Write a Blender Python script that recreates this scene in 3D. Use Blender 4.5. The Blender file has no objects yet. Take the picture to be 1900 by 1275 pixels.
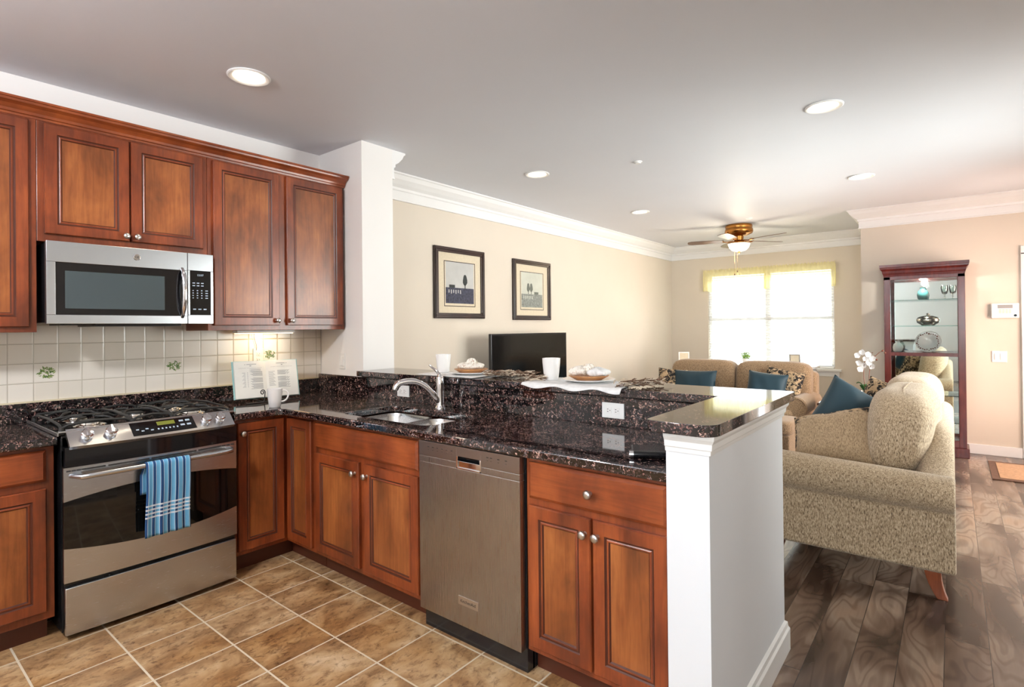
import bpy, bmesh, math, random
from mathutils import Vector, Matrix, Euler
random.seed(7)
sc = bpy.context.scene
COL = sc.collection
# ------------------------------------------------------------------ camera
CP = (3.78060801, -0.63854005, 1.38368384)
YAW, PIT, ROL, FPX = 0.676508753, 0.00427052380, -0.00990867412, 1013.90371
cam_d = bpy.data.cameras.new('camera'); cam = bpy.data.objects.new('camera', cam_d); COL.objects.link(cam)
_d = Vector((-math.sin(YAW)*math.cos(PIT), math.cos(YAW)*math.cos(PIT), math.sin(PIT)))
_r = _d.cross(Vector((0, 0, 1))).normalized(); _u = _r.cross(_d)
_R = _r*math.cos(ROL) + _u*math.sin(ROL); _U = -_r*math.sin(ROL) + _u*math.cos(ROL)
cam.matrix_world = Matrix((( _R.x, _U.x, -_d.x, CP[0]), (_R.y, _U.y, -_d.y, CP[1]), (_R.z, _U.z, -_d.z, CP[2]), (0, 0, 0, 1)))
cam_d.sensor_fit = 'HORIZONTAL'; cam_d.sensor_width = 36.0; cam_d.lens = FPX*36/1900
cam_d.shift_x = -2.6/1900; cam_d.shift_y = -33.5/1900
cam_d.clip_start = 0.02; cam_d.clip_end = 200
sc.camera = cam
# ------------------------------------------------------------------ world, colour, lights
sc.view_settings.view_transform = 'Standard'; sc.view_settings.look = 'None'
sc.view_settings.gamma = 1.0; sc.view_settings.use_curve_mapping = False
sc.view_settings.exposure = 0.6
sc.cycles.use_denoising = True; sc.cycles.max_bounces = 10; sc.cycles.diffuse_bounces = 5
sc.cycles.glossy_bounces = 5; sc.cycles.transparent_max_bounces = 16; sc.cycles.caustics_reflective = False
sc.cycles.caustics_refractive = False; sc.cycles.sample_clamp_indirect = 6.0
w = bpy.data.worlds.new('world'); sc.world = w; w.use_nodes = True
bg = w.node_tree.nodes['Background']; bg.inputs[0].default_value = (0.93, 0.97, 1.0, 1); bg.inputs[1].default_value = 3.2

def area_light(name, loc, size, size_y, power, color, aim, spread=math.pi):
    l = bpy.data.lights.new(name, 'AREA'); l.shape = 'RECTANGLE'; l.size = size; l.size_y = size_y
    l.energy = power; l.color = color; l.spread = spread
    o = bpy.data.objects.new(name, l); COL.objects.link(o); o.location = loc
    o.rotation_euler = (Vector(aim) - Vector(loc)).to_track_quat('-Z', 'Y').to_euler()
    return o
# daylight panels outside the panes; kitchen, hall and entry openings are unseen additions
area_light('daylight_living_window_sky', (1.54, 10.6, 4.2), 3.6, 2.4, 1000, (1.0, 0.98, 0.95), (1.54, 7.0, 0.6))
area_light('daylight_living_window_ground', (1.54, 10.4, -0.9), 3.2, 2.2, 2500, (1.0, 0.98, 0.94), (1.54, 7.0, 2.5))
area_light('added_fill_kitchen', (4.5, -2.75, 1.6), 1.0, 1.3, 90, (0.93, 0.96, 1.0), (2.2, 1.5, 1.0))  # added fill from behind the viewer, outside an unseen window
area_light('added_fill_hall', (5.5, 4.2, 1.4), 2.0, 2.1, 150, (1.0, 0.97, 0.94), (3.0, 4.0, 1.2))  # added side fill for sofa and hall, no such window in view
area_light('added_fill_entry', (5.45, 6.0, 1.1), 0.9, 1.9, 85, (1.0, 0.65, 0.52), (4.1, 6.9, 0.9))  # added warm fill for the peach glow on the entry wall

# ------------------------------------------------------------------ helpers
def tag(o, label=None, cat=None, group=None, kind=None):
    if label: o['label'] = label
    if cat: o['category'] = cat
    if group: o['group'] = group
    if kind: o['kind'] = kind
    return o

def thing(name, label, cat, loc=(0, 0, 0), rot=(0, 0, 0), group=None):
    o = bpy.data.objects.new(name, None); COL.objects.link(o); o.empty_display_size = 0.1
    o.location = loc; o.rotation_euler = rot
    return tag(o, label, cat, group)

def root_of(o):
    while o.parent: o = o.parent
    return o

def put(name, bm, mats, parent=None, origin=None, smooth=None, bevel=None, world=True, segs=2):
    """links a bmesh as one mesh object. world=True: verts are in room coordinates."""
    bmesh.ops.recalc_face_normals(bm, faces=bm.faces)
    if world:
        off = None
        if parent is not None: off = Vector(root_of(parent).location)
        elif origin is not None: off = Vector(origin)
        else:
            if len(bm.verts):
                xs = [v.co.x for v in bm.verts]; ys = [v.co.y for v in bm.verts]; zs = [v.co.z for v in bm.verts]
                off = Vector(((min(xs)+max(xs))/2, (min(ys)+max(ys))/2, min(zs)))
        if off is not None and off.length > 0: bmesh.ops.translate(bm, verts=bm.verts, vec=-off)
    me = bpy.data.meshes.new(name); bm.to_mesh(me); bm.free()
    if not isinstance(mats, (list, tuple)): mats = [mats]
    for m in mats: me.materials.append(m)
    o = bpy.data.objects.new(name, me); COL.objects.link(o)
    if parent is not None: o.parent = parent
    elif world: o.location = off
    if smooth is not None:
        for p in me.polygons: p.use_smooth = True
        me.set_sharp_from_angle(angle=math.radians(smooth))
    if bevel:
        md = o.modifiers.new('edge', 'BEVEL'); md.width = bevel; md.segments = segs; md.limit_method = 'ANGLE'
        md.angle_limit = math.radians(40)
    return o

def BM(): return bmesh.new()

def box(bm, x0, x1, y0, y1, z0, z1, mi=0):
    vs = [bm.verts.new(p) for p in ((x0,y0,z0),(x1,y0,z0),(x1,y1,z0),(x0,y1,z0),(x0,y0,z1),(x1,y0,z1),(x1,y1,z1),(x0,y1,z1))]
    for f in ((0,3,2,1),(4,5,6,7),(0,1,5,4),(1,2,6,5),(2,3,7,6),(3,0,4,7)):
        fc = bm.faces.new([vs[i] for i in f]); fc.material_index = mi
    return vs

def B(x0, x1, y0, y1, z0, z1):
    bm = BM(); box(bm, x0, x1, y0, y1, z0, z1); return bm

def prism(bm, poly, axis, a, b, mi=0):
    """extrude a 2D polygon along axis from a to b. axis x: poly=(y,z); y: (x,z); z: (x,y)"""
    def P(p, t):
        return {'x': (t, p[0], p[1]), 'y': (p[0], t, p[1]), 'z': (p[0], p[1], t)}[axis]
    A = [bm.verts.new(P(p, a)) for p in poly]; C = [bm.verts.new(P(p, b)) for p in poly]
    n = len(poly)
    fs = [bm.faces.new(A), bm.faces.new(C)]
    for i in range(n): fs.append(bm.faces.new([A[i], A[(i+1) % n], C[(i+1) % n], C[i]]))
    for f in fs: f.material_index = mi
    return A + C

def lathe(bm, prof, c=(0, 0, 0), seg=32, axis='z', mi=0, rot=None):
    """prof: (r, h) list; revolved about axis through c"""
    rings = []; allv = []
    for r, h in prof:
        if r < 1e-6:
            v = bm.verts.new((0, 0, h)); rings.append([v]); allv.append(v)
        else:
            ring = [bm.verts.new((r*math.cos(2*math.pi*i/seg), r*math.sin(2*math.pi*i/seg), h)) for i in range(seg)]
            rings.append(ring); allv += ring
    for a, b in zip(rings[:-1], rings[1:]):
        for i in range(seg):
            j = (i+1) % seg
            if len(a) == 1 and len(b) == 1: continue
            if len(a) == 1: f = bm.faces.new([a[0], b[i], b[j]])
            elif len(b) == 1: f = bm.faces.new([a[i], a[j], b[0]])
            else: f = bm.faces.new([a[i], a[j], b[j], b[i]])
            f.material_index = mi
    M = Matrix.Translation(c)
    if rot is not None: M = M @ rot.to_4x4()
    elif axis == 'x': M = M @ Matrix.Rotation(math.pi/2, 4, 'Y')
    elif axis == 'y': M = M @ Matrix.Rotation(-math.pi/2, 4, 'X')
    bmesh.ops.transform(bm, matrix=M, verts=allv)
    return allv

def tube(bm, pts, r, seg=10, mi=0, cap=True):
    pts = [Vector(p) for p in pts]; n = len(pts)
    rr = r if isinstance(r, (list, tuple)) else [r]*n
    up = None; rings = []
    for i, p in enumerate(pts):
        t = (pts[min(i+1, n-1)] - pts[max(i-1, 0)]).normalized()
        if up is None:
            up = Vector((0, 0, 1)) if abs(t.z) < 0.9 else Vector((1, 0, 0))
        a = t.cross(up).normalized(); b = a.cross(t).normalized(); up = b
        rings.append([bm.verts.new(p + (a*math.cos(2*math.pi*k/seg) + b*math.sin(2*math.pi*k/seg))*rr[i]) for k in range(seg)])
    for A, C in zip(rings[:-1], rings[1:]):
        for k in range(seg):
            f = bm.faces.new([A[k], A[(k+1) % seg], C[(k+1) % seg], C[k]]); f.material_index = mi
    if cap:
        bm.faces.new(rings[0]).material_index = mi; bm.faces.new(rings[-1]).material_index = mi

def bez(p0, p1, p2, p3, n=12):
    p0, p1, p2, p3 = map(Vector, (p0, p1, p2, p3)); out = []
    for i in range(n+1):
        t = i/n; out.append(p0*(1-t)**3 + p1*3*t*(1-t)**2 + p2*3*t*t*(1-t) + p3*t**3)
    return out

def sq(bm, c, s, p=5.0, n=10, mi=0, fn=None):
    """superquadric cushion: centre c, half sizes s"""
    tmp = {}
    def vert(q):
        k = tuple(round(a, 5) for a in q)
        if k in tmp: return tmp[k]
        m = (abs(q[0])**p + abs(q[1])**p + abs(q[2])**p)**(1/p)
        v = Vector((q[0]/m*s[0], q[1]/m*s[1], q[2]/m*s[2]))
        if fn: v = fn(v)
        tmp[k] = bm.verts.new((v.x+c[0], v.y+c[1], v.z+c[2])); return tmp[k]
    for ax in range(3):
        for sg in (-1, 1):
            for i in range(n):
                for j in range(n):
                    q4 = []
                    for a, b in ((i, j), (i+1, j), (i+1, j+1), (i, j+1)):
                        q = [0, 0, 0]; q[ax] = sg
                        q[(ax+1) % 3] = math.tan((-1+2*a/n)*math.pi/4); q[(ax+2) % 3] = math.tan((-1+2*b/n)*math.pi/4)
                        q4.append(vert(q))
                    try: bm.faces.new(q4).material_index = mi
                    except ValueError: pass
    return list(tmp.values())

def pillow(bm, w_, h_, t, n=16, mi=0, mback=None, pinch=0.06, seed=0):
    """throw pillow lying in local XZ, thickness along Y"""
    rnd = random.Random(seed); ph = [rnd.uniform(0, 6) for _ in range(4)]
    G = {}
    for s in (-1, 1):
        for i in range(n+1):
            for j in range(n+1):
                u = -1+2*i/n; v = -1+2*j/n
                edge = (abs(u) > 0.999 or abs(v) > 0.999)
                if edge and s == 1: G[(s, i, j)] = G[(-1, i, j)]; continue
                x = u*(w_/2)*(1-pinch*(1-v*v)); z = v*(h_/2)*(1-pinch*(1-u*u))
                th = (max(0, 1-u**4)**0.6)*(max(0, 1-v**4)**0.6)
                th *= 1+0.10*math.sin(3*u+ph[0])*math.sin(2.5*v+ph[1]) + 0.04*math.sin(9*u+ph[2]+3*v)
                G[(s, i, j)] = bm.verts.new((x, s*th*t/2, z))
    for s in (-1, 1):
        for i in range(n):
            for j in range(n):
                f = bm.faces.new([G[(s, i, j)], G[(s, i+1, j)], G[(s, i+1, j+1)], G[(s, i, j+1)]])
                f.material_index = mi if (s == -1 or mback is None) else mback

def arc(cx, cy, r, a0, a1, n=8):
    return [(cx+r*math.cos(math.radians(a0+(a1-a0)*i/n)), cy+r*math.sin(math.radians(a0+(a1-a0)*i/n))) for i in range(n+1)]

def text_into(bm, s, size, M, mi=0, ext=0.0004, align='CENTER'):
    c = bpy.data.curves.new('lettering', 'FONT'); c.body = s; c.size = size; c.extrude = ext
    c.align_x = align; c.align_y = 'CENTER'; c.resolution_u = 2
    o = bpy.data.objects.new('lettering', c); COL.objects.link(o)
    me = o.to_mesh(depsgraph=bpy.context.evaluated_depsgraph_get())
    me2 = me.copy(); o.to_mesh_clear(); bpy.data.objects.remove(o); bpy.data.curves.remove(c)
    nv = len(bm.verts); nf = len(bm.faces); bm.from_mesh(me2); bpy.data.meshes.remove(me2)
    bm.verts.ensure_lookup_table(); bm.faces.ensure_lookup_table()
    bmesh.ops.transform(bm, matrix=M, verts=bm.verts[nv:])
    for f in bm.faces[nf:]: f.material_index = mi

def frameM(o, u, v):
    """matrix mapping local x->u, y->v, z->u x v, at o"""
    u = Vector(u).normalized(); v = Vector(v).normalized(); n = u.cross(v)
    return Matrix(((u.x, v.x, n.x, o[0]), (u.y, v.y, n.y, o[1]), (u.z, v.z, n.z, o[2]), (0, 0, 0, 1)))

# ------------------------------------------------------------------ materials
def srgb(r, g, b):
    def c(v):
        v /= 255.0
        return v/12.92 if v <= 0.04045 else ((v+0.055)/1.055)**2.4
    return (c(r), c(g), c(b), 1)

class N:
    def __init__(s, name):
        s.m = bpy.data.materials.new(name); s.m.use_nodes = True; s.t = s.m.node_tree; s.n = s.t.nodes
        s.b = s.n['Principled BSDF']
    def new(s, t, **k):
        n = s.n.new(t)
        for a, v in k.items(): setattr(n, a, v)
        return n
    def l(s, a, b): s.t.links.new(a, b)
    def coord(s, scale=(1, 1, 1), rot=(0, 0, 0), gen=False):
        tc = s.new('ShaderNodeTexCoord'); mp = s.new('ShaderNodeMapping')
        mp.inputs['Scale'].default_value = scale; mp.inputs['Rotation'].default_value = rot
        s.l(tc.outputs['Generated' if gen else 'Object'], mp.inputs[0]); return mp.outputs[0]
    def noise(s, vec, scale=5, det=4, rough=0.5, dist=0.0):
        n = s.new('ShaderNodeTexNoise'); n.inputs['Scale'].default_value = scale; n.inputs['Detail'].default_value = det
        n.inputs['Roughness'].default_value = rough; n.inputs['Distortion'].default_value = dist
        if vec is not None: s.l(vec, n.inputs['Vector'])
        return n
    def ramp(s, fac, stops, interp='LINEAR'):
        r = s.new('ShaderNodeValToRGB'); e = r.color_ramp; e.interpolation = interp
        while len(e.elements) < len(stops): e.elements.new(0.5)
        for el, (p, c) in zip(e.elements, stops): el.position = p; el.color = c
        s.l(fac, r.inputs[0]); return r.outputs[0]
    def mix(s, fac, a, b, mode='MIX'):
        m = s.new('ShaderNodeMix', data_type='RGBA', blend_type=mode)
        for sock, v in ((m.inputs[0], fac), (m.inputs[6], a), (m.inputs[7], b)):
            if hasattr(v, 'is_output'): s.l(v, sock)
            else: sock.default_value = v
        return m.outputs[2]
    def math(s, op, a, b=None, c=None):
        m = s.new('ShaderNodeMath', operation=op)
        for i, v in enumerate((a, b, c)):
            if v is None: continue
            if hasattr(v, 'is_output'): s.l(v, m.inputs[i])
            else: m.inputs[i].default_value = v
        return m.outputs[0]
    def set(s, **k):
        for a, v in k.items():
            sock = s.b.inputs[a.replace('_', ' ')]
            if hasattr(v, 'is_output'): s.l(v, sock)
            else: sock.default_value = v
        return s
    def bump(s, h, strength=0.2, dist=0.002):
        b = s.new('ShaderNodeBump'); b.inputs['Strength'].default_value = strength; b.inputs['Distance'].default_value = dist
        s.l(h, b.inputs['Height']); s.l(b.outputs[0], s.b.inputs['Normal']); return s

def plain(name, col, rough=0.5, metal=0.0, mott=0.04, scale=6.0, **k):
    m = N(name); v = m.noise(m.coord(), scale, 3)
    d = tuple(c*(1-mott) for c in col[:3])+(1,); e = tuple(min(1, c*(1+mott)) for c in col[:3])+(1,)
    m.set(Base_Color=m.ramp(v.outputs[0], [(0.3, d), (0.7, e)]), Roughness=rough, Metallic=metal, **k)
    return m.m

def wood(name, c1, c2, c3, rough=0.32, grain='z', coat=0.15):
    m = N(name); sc_ = {'z': (1, 1, 0.07), 'y': (1, 0.07, 1), 'x': (0.07, 1, 1)}[grain]
    g = m.noise(m.coord(sc_), 55, 6, 0.6, 0.6); bl = m.noise(m.coord((1, 1, 0.5)), 5.5, 4, 0.55, 0.4)
    a = m.ramp(bl.outputs[0], [(0.3, c1), (0.5, c2), (0.72, c3)])
    dk = m.ramp(g.outputs[0], [(0.32, (0.62, 0.56, 0.52, 1)), (0.6, (1, 1, 1, 1))])
    m.set(Base_Color=m.mix(0.8, a, dk, 'MULTIPLY'), Roughness=rough, Coat_Weight=coat, Coat_Roughness=0.18)
    m.bump(g.outputs[0], 0.06, 0.001); return m.m

M = {}
M['cherry'] = wood('cherry_wood', srgb(92, 42, 22), srgb(128, 60, 30), srgb(158, 80, 40))
M['cherry_panel'] = wood('cherry_wood_panel', srgb(100, 54, 27), srgb(142, 80, 40), srgb(174, 106, 56))
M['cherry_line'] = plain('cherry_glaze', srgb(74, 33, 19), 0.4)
M['cherry_h'] = wood('cherry_wood_across', srgb(110, 50, 25), srgb(142, 70, 34), srgb(165, 86, 42), grain='x')
M['cherry_y'] = wood('cherry_wood_along', srgb(110, 50, 25), srgb(142, 70, 34), srgb(165, 86, 42), grain='y')
M['mahogany'] = wood('mahogany', srgb(62, 18, 18), srgb(82, 26, 24), srgb(100, 36, 30), rough=0.25)
M['dark_table'] = wood('espresso_wood', srgb(40, 22, 16), srgb(54, 30, 20), srgb(70, 40, 26), rough=0.22)
M['leg_wood'] = wood('amber_leg_wood', srgb(110, 52, 28), srgb(140, 72, 40), srgb(160, 88, 52))

def granite():
    m = N('tan_brown_granite'); co = m.coord()
    def vor(sc, off):
        v = m.new('ShaderNodeTexVoronoi'); v.inputs['Scale'].default_value = sc; v.inputs['Randomness'].default_value = 1
        nd = m.noise(co, 30, 3, 0.6); mx = m.mix(0.10+off, co, nd.outputs[1], 'LINEAR_LIGHT'); m.l(mx, v.inputs['Vector']); return v
    v1 = vor(66, 0.0); sep = m.new('ShaderNodeSeparateColor'); m.l(v1.outputs['Color'], sep.inputs[0])
    base = m.ramp(sep.outputs[0], [(0.0, srgb(8, 8, 10)), (0.42, srgb(24, 20, 24)), (0.56, srgb(66, 46, 48)), (0.68, srgb(132, 96, 90)), (0.76, srgb(24, 22, 26)), (0.86, srgb(100, 90, 92)), (0.93, srgb(196, 160, 148))], 'CONSTANT')
    n2 = m.noise(co, 120, 5, 0.7); dk = m.ramp(n2.outputs[0], [(0.42, (0.10, 0.08, 0.09, 1)), (0.56, (1, 1, 1, 1))])
    m.set(Base_Color=m.mix(0.85, base, dk, 'MULTIPLY'), Roughness=0.05, Specular_IOR_Level=1.0)
    return m.m
M['granite'] = granite()

def steel(name='brushed_steel', axis=(1, 1, 60), col=(0.55, 0.58, 0.62, 1), rough=0.26):
    m = N(name); n = m.noise(m.coord(axis), 14, 4, 0.7)
    m.set(Base_Color=m.ramp(n.outputs[0], [(0.3, tuple(c*0.965 for c in col[:3])+(1,)), (0.7, col)]), Metallic=1.0, Roughness=m.math('MULTIPLY_ADD', n.outputs[0], 0.08, rough-0.04), Anisotropic=0.5)
    return m.m
M['steel'] = steel()
M['steel_dark'] = steel('dishwasher_steel', (50, 50, 0.5), (0.42, 0.41, 0.40, 1), 0.28)
M['steel_band'] = steel('dishwasher_band_steel', (60, 60, 1), (0.36, 0.32, 0.30, 1), 0.3)
M['sink_steel'] = steel('sink_steel', (40, 1, 1), (0.72, 0.72, 0.72, 1), 0.22)
M['chrome'] = plain('chrome', (0.8, 0.8, 0.82, 1), 0.06, 1.0, 0.01)
M['nickel'] = plain('satin_nickel', (0.62, 0.60, 0.58, 1), 0.28, 1.0, 0.03)
M['brass'] = plain('antique_brass', srgb(176, 120, 60), 0.25, 1.0, 0.12)
M['black_gloss'] = plain('black_gloss', (0.006, 0.006, 0.007, 1), 0.06, 0, 0.02)
M['black_enamel'] = plain('black_enamel', (0.012, 0.012, 0.014, 1), 0.18, 0, 0.05)
M['black_iron'] = plain('black_cast_iron', (0.02, 0.02, 0.02, 1), 0.45, 0, 0.2, 40)
M['oven_glass'] = plain('oven_window_glass', (0.004, 0.004, 0.004, 1), 0.04, 0, 0.02)
M['mw_glass'] = plain('microwave_window_glass', (0.055, 0.075, 0.082, 1), 0.08, 0, 0.02)
M['tv_screen'] = plain('tv_screen', (0.006, 0.006, 0.006, 1), 0.10, 0, 0.02)
M['white_paint'] = plain('white_trim_paint', (0.82, 0.82, 0.82, 1), 0.35, 0, 0.01)
M['kitchen_wall'] = plain('kitchen_wall_paint', srgb(234, 232, 230), 0.6, 0, 0.01, 2)
M['post_wall'] = plain('half_wall_paint', srgb(220, 223, 228), 0.55, 0, 0.01, 2)
M['living_wall'] = plain('cream_wall_paint', srgb(216, 206, 192), 0.6, 0, 0.015, 2)
M['ceiling'] = plain('ceiling_paint', srgb(220, 222, 228), 0.55, 0, 0.01, 1.5, Specular_IOR_Level=0.15)
M['white_plastic'] = plain('white_plastic', (0.80, 0.80, 0.79, 1), 0.35, 0, 0.01)
M['white_china'] = plain('white_china', (0.82, 0.81, 0.80, 1), 0.15, 0, 0.01)
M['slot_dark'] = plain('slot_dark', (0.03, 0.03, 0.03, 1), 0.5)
M['blind'] = plain('blind_white', (0.9, 0.9, 0.88, 1), 0.5, 0, 0.01)
M['paper'] = plain('book_paper', srgb(232, 232, 226), 0.7, 0, 0.02, 20)
M['ink'] = plain('grey_ink', srgb(120, 122, 126), 0.8)
M['book_cover'] = plain('aqua_cover', srgb(160, 205, 205), 0.5)
M['wood_plate'] = wood('pale_wood_plate', srgb(168, 110, 62), srgb(196, 138, 84), srgb(214, 160, 104), grain='x')
M['twig'] = plain('twig', srgb(110, 84, 66), 0.8, 0, 0.5, 120)
M['twig_light'] = plain('pale_twig', srgb(206, 190, 170), 0.8, 0, 0.2, 120)
M['frame_dark'] = wood('dark_picture_frame', srgb(34, 20, 18), srgb(44, 26, 22), srgb(56, 34, 28))
M['mat_board'] = plain('cream_mat_board', srgb(214, 202, 178), 0.8, 0, 0.05, 60)
M['pic_sky'] = plain('print_grey_sky', srgb(186, 186, 184), 0.7, 0, 0.06, 9)
M['pic_sky2'] = plain('print_pale_sky', srgb(196, 198, 186), 0.7, 0, 0.06, 9)
M['pic_ground'] = plain('print_dark_field', srgb(58, 60, 78), 0.7, 0, 0.6, 45)
M['pic_ground2'] = plain('print_grey_field', srgb(134, 138, 132), 0.7, 0, 0.35, 45)
M['pic_tree'] = plain('print_dark_tree', srgb(44, 50, 50), 0.7, 0, 0.4, 90)
M['pic_tree2'] = plain('print_grey_tree', srgb(104, 108, 100), 0.7, 0, 0.3, 90)
M['teal'] = N('teal_velvet').set(Base_Color=srgb(4, 46, 60), Roughness=0.6, Sheen_Weight=0.12, Sheen_Roughness=0.4).m
M['leaf'] = plain('green_leaf', srgb(44, 98, 40), 0.35, 0, 0.3, 30)
M['leaf_bright'] = plain('bright_leaf', srgb(120, 160, 60), 0.5, 0, 0.3, 60)
M['petal'] = plain('white_petal', (0.85, 0.84, 0.84, 1), 0.5, 0, 0.03, 30)
M['bud'] = plain('brown_bud', srgb(110, 58, 40), 0.6)
M['teal_glass'] = plain('teal_ceramic', srgb(70, 130, 130), 0.12)
M['silver'] = plain('silver', (0.78, 0.74, 0.68, 1), 0.15, 1.0, 0.05)
M['mirror'] = plain('mirror', (0.82, 0.84, 0.84, 1), 0.01, 1.0, 0.005)
M['gold'] = plain('gold_rim', srgb(196, 150, 80), 0.25, 1.0)
M['rug'] = plain('tan_rug', srgb(172, 136, 104), 0.95, 0, 0.18, 60)
M['rug_edge'] = plain('brown_rug_border', srgb(98, 70, 54), 0.95, 0, 0.2, 60)
M['blade_dark'] = wood('walnut_blade', srgb(70, 46, 34), srgb(92, 62, 44), srgb(110, 76, 54), grain='x')
M['grout'] = plain('cream_grout', srgb(214, 202, 172), 0.8, 0, 0.05, 30)
M['grey_case'] = plain('grey_plastic', srgb(150, 150, 150), 0.4)

def emit(name, col, s):
    m = N(name); m.set(Base_Color=col, Emission_Color=col, Emission_Strength=s, Roughness=0.4); return m.m
M['lamp_glow'] = emit('lamp_glow', (1.0, 0.86, 0.62, 1), 9.0)
M['bowl_glow'] = emit('frosted_bowl_glow', (1.0, 0.90, 0.72, 1), 2.2)
M['strip_glow'] = emit('strip_light_glow', (1.0, 0.70, 0.36, 1), 2.0)
M['display'] = emit('green_display', srgb(90, 96, 20), 0.35)
M['keypad'] = emit('keypad_marks', srgb(150, 165, 180), 0.25)

def glass(name, tint=(0.95, 0.98, 0.97, 1), base=0.04):
    m = N(name); m.n.remove(m.b); out = m.n['Material Output']
    t = m.new('ShaderNodeBsdfTransparent'); t.inputs[0].default_value = tint
    g = m.new('ShaderNodeBsdfGlossy'); g.inputs['Roughness'].default_value = 0.01
    f = m.new('ShaderNodeFresnel'); f.inputs[0].default_value = 1.45
    mx = m.new('ShaderNodeMixShader'); m.l(f.outputs[0], mx.inputs[0]); m.l(t.outputs[0], mx.inputs[1]); m.l(g.outputs[0], mx.inputs[2])
    m.l(mx.outputs[0], out.inputs[0]); return m.m
M['glass'] = glass('clear_glass')
M['glass_shelf'] = glass('glass_shelf', (0.80, 0.92, 0.90, 1))

def sheer():
    m = N('yellow_sheer_fabric'); m.n.remove(m.b); out = m.n['Material Output']
    d = m.new('ShaderNodeBsdfDiffuse'); d.inputs[0].default_value = srgb(252, 246, 205)
    tl = m.new('ShaderNodeBsdfTranslucent'); tl.inputs[0].default_value = srgb(253, 243, 190)
    tr = m.new('ShaderNodeBsdfTransparent'); tr.inputs[0].default_value = (1, 0.98, 0.88, 1)
    a = m.new('ShaderNodeMixShader'); a.inputs[0].default_value = 0.5; m.l(d.outputs[0], a.inputs[1]); m.l(tl.outputs[0], a.inputs[2])
    b = m.new('ShaderNodeMixShader'); b.inputs[0].default_value = 0.22; m.l(a.outputs[0], b.inputs[1]); m.l(tr.outputs[0], b.inputs[2])
    m.l(b.outputs[0], out.inputs[0]); return m.m
M['sheer'] = sheer()

def tile_floor():
    m = N('slate_tile_floor'); tc = m.new('ShaderNodeTexCoord'); sx = m.new('ShaderNodeSeparateXYZ'); m.l(tc.outputs['Object'], sx.inputs[0])
    u = m.math('DIVIDE', m.math('ADD', sx.outputs[0], -0.694+0.303*30), 0.303)
    v = m.math('DIVIDE', m.math('ADD', sx.outputs[1], 0.155+0.3085*30), 0.3085)
    def edge(a):
        f = m.math('FRACT', a); return m.math('MINIMUM', f, m.math('SUBTRACT', 1.0, f))
    e = m.math('MINIMUM', edge(u), edge(v)); g = m.math('LESS_THAN', e, 0.0125)
    cid = m.new('ShaderNodeCombineXYZ'); m.l(m.math('FLOOR', u), cid.inputs[0]); m.l(m.math('FLOOR', v), cid.inputs[1])
    wn = m.new('ShaderNodeTexWhiteNoise'); m.l(cid.outputs[0], wn.inputs[0])
    mul = m.new('ShaderNodeVectorMath', operation='MULTIPLY_ADD'); m.l(wn.outputs['Color'], mul.inputs[0]); mul.inputs[1].default_value = (17, 17, 17)
    m.l(tc.outputs['Object'], mul.inputs[2])
    mp = m.new('ShaderNodeMapping'); mp.inputs['Scale'].default_value = (1, 0.62, 1); m.l(mul.outputs[0], mp.inputs[0])
    n1 = m.noise(mp.outputs[0], 7, 8, 0.62, 0.5); n2 = m.noise(mp.outputs[0], 34, 10, 0.75, 0.5)
    c1 = m.ramp(n1.outputs[0], [(0.28, srgb(128, 98, 68)), (0.45, srgb(170, 136, 98)), (0.56, srgb(198, 168, 128)), (0.72, srgb(222, 200, 166))])
    c2 = m.ramp(n2.outputs[0], [(0.36, srgb(126, 92, 62)), (0.50, (1, 1, 1, 1))])
    n3 = m.noise(mp.outputs[0], 3.2, 3, 0.5); c3 = m.ramp(n3.outputs[0], [(0.35, srgb(226, 206, 180)), (0.65, (1, 1, 1, 1))])
    col = m.mix(0.75, c1, c2, 'MULTIPLY'); col = m.mix(1.0, col, c3, 'MULTIPLY')
    col = m.mix(g, col, srgb(218, 206, 184))
    r = m.math('MULTIPLY_ADD', g, 0.4, 0.42)
    m.set(Base_Color=col, Roughness=r)
    h = m.math('MULTIPLY_ADD', g, -1.0, m.math('MULTIPLY', n2.outputs[0], 0.5)); m.bump(h, 0.35, 0.002)
    return m.m
M['tile_floor'] = tile_floor()

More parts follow.
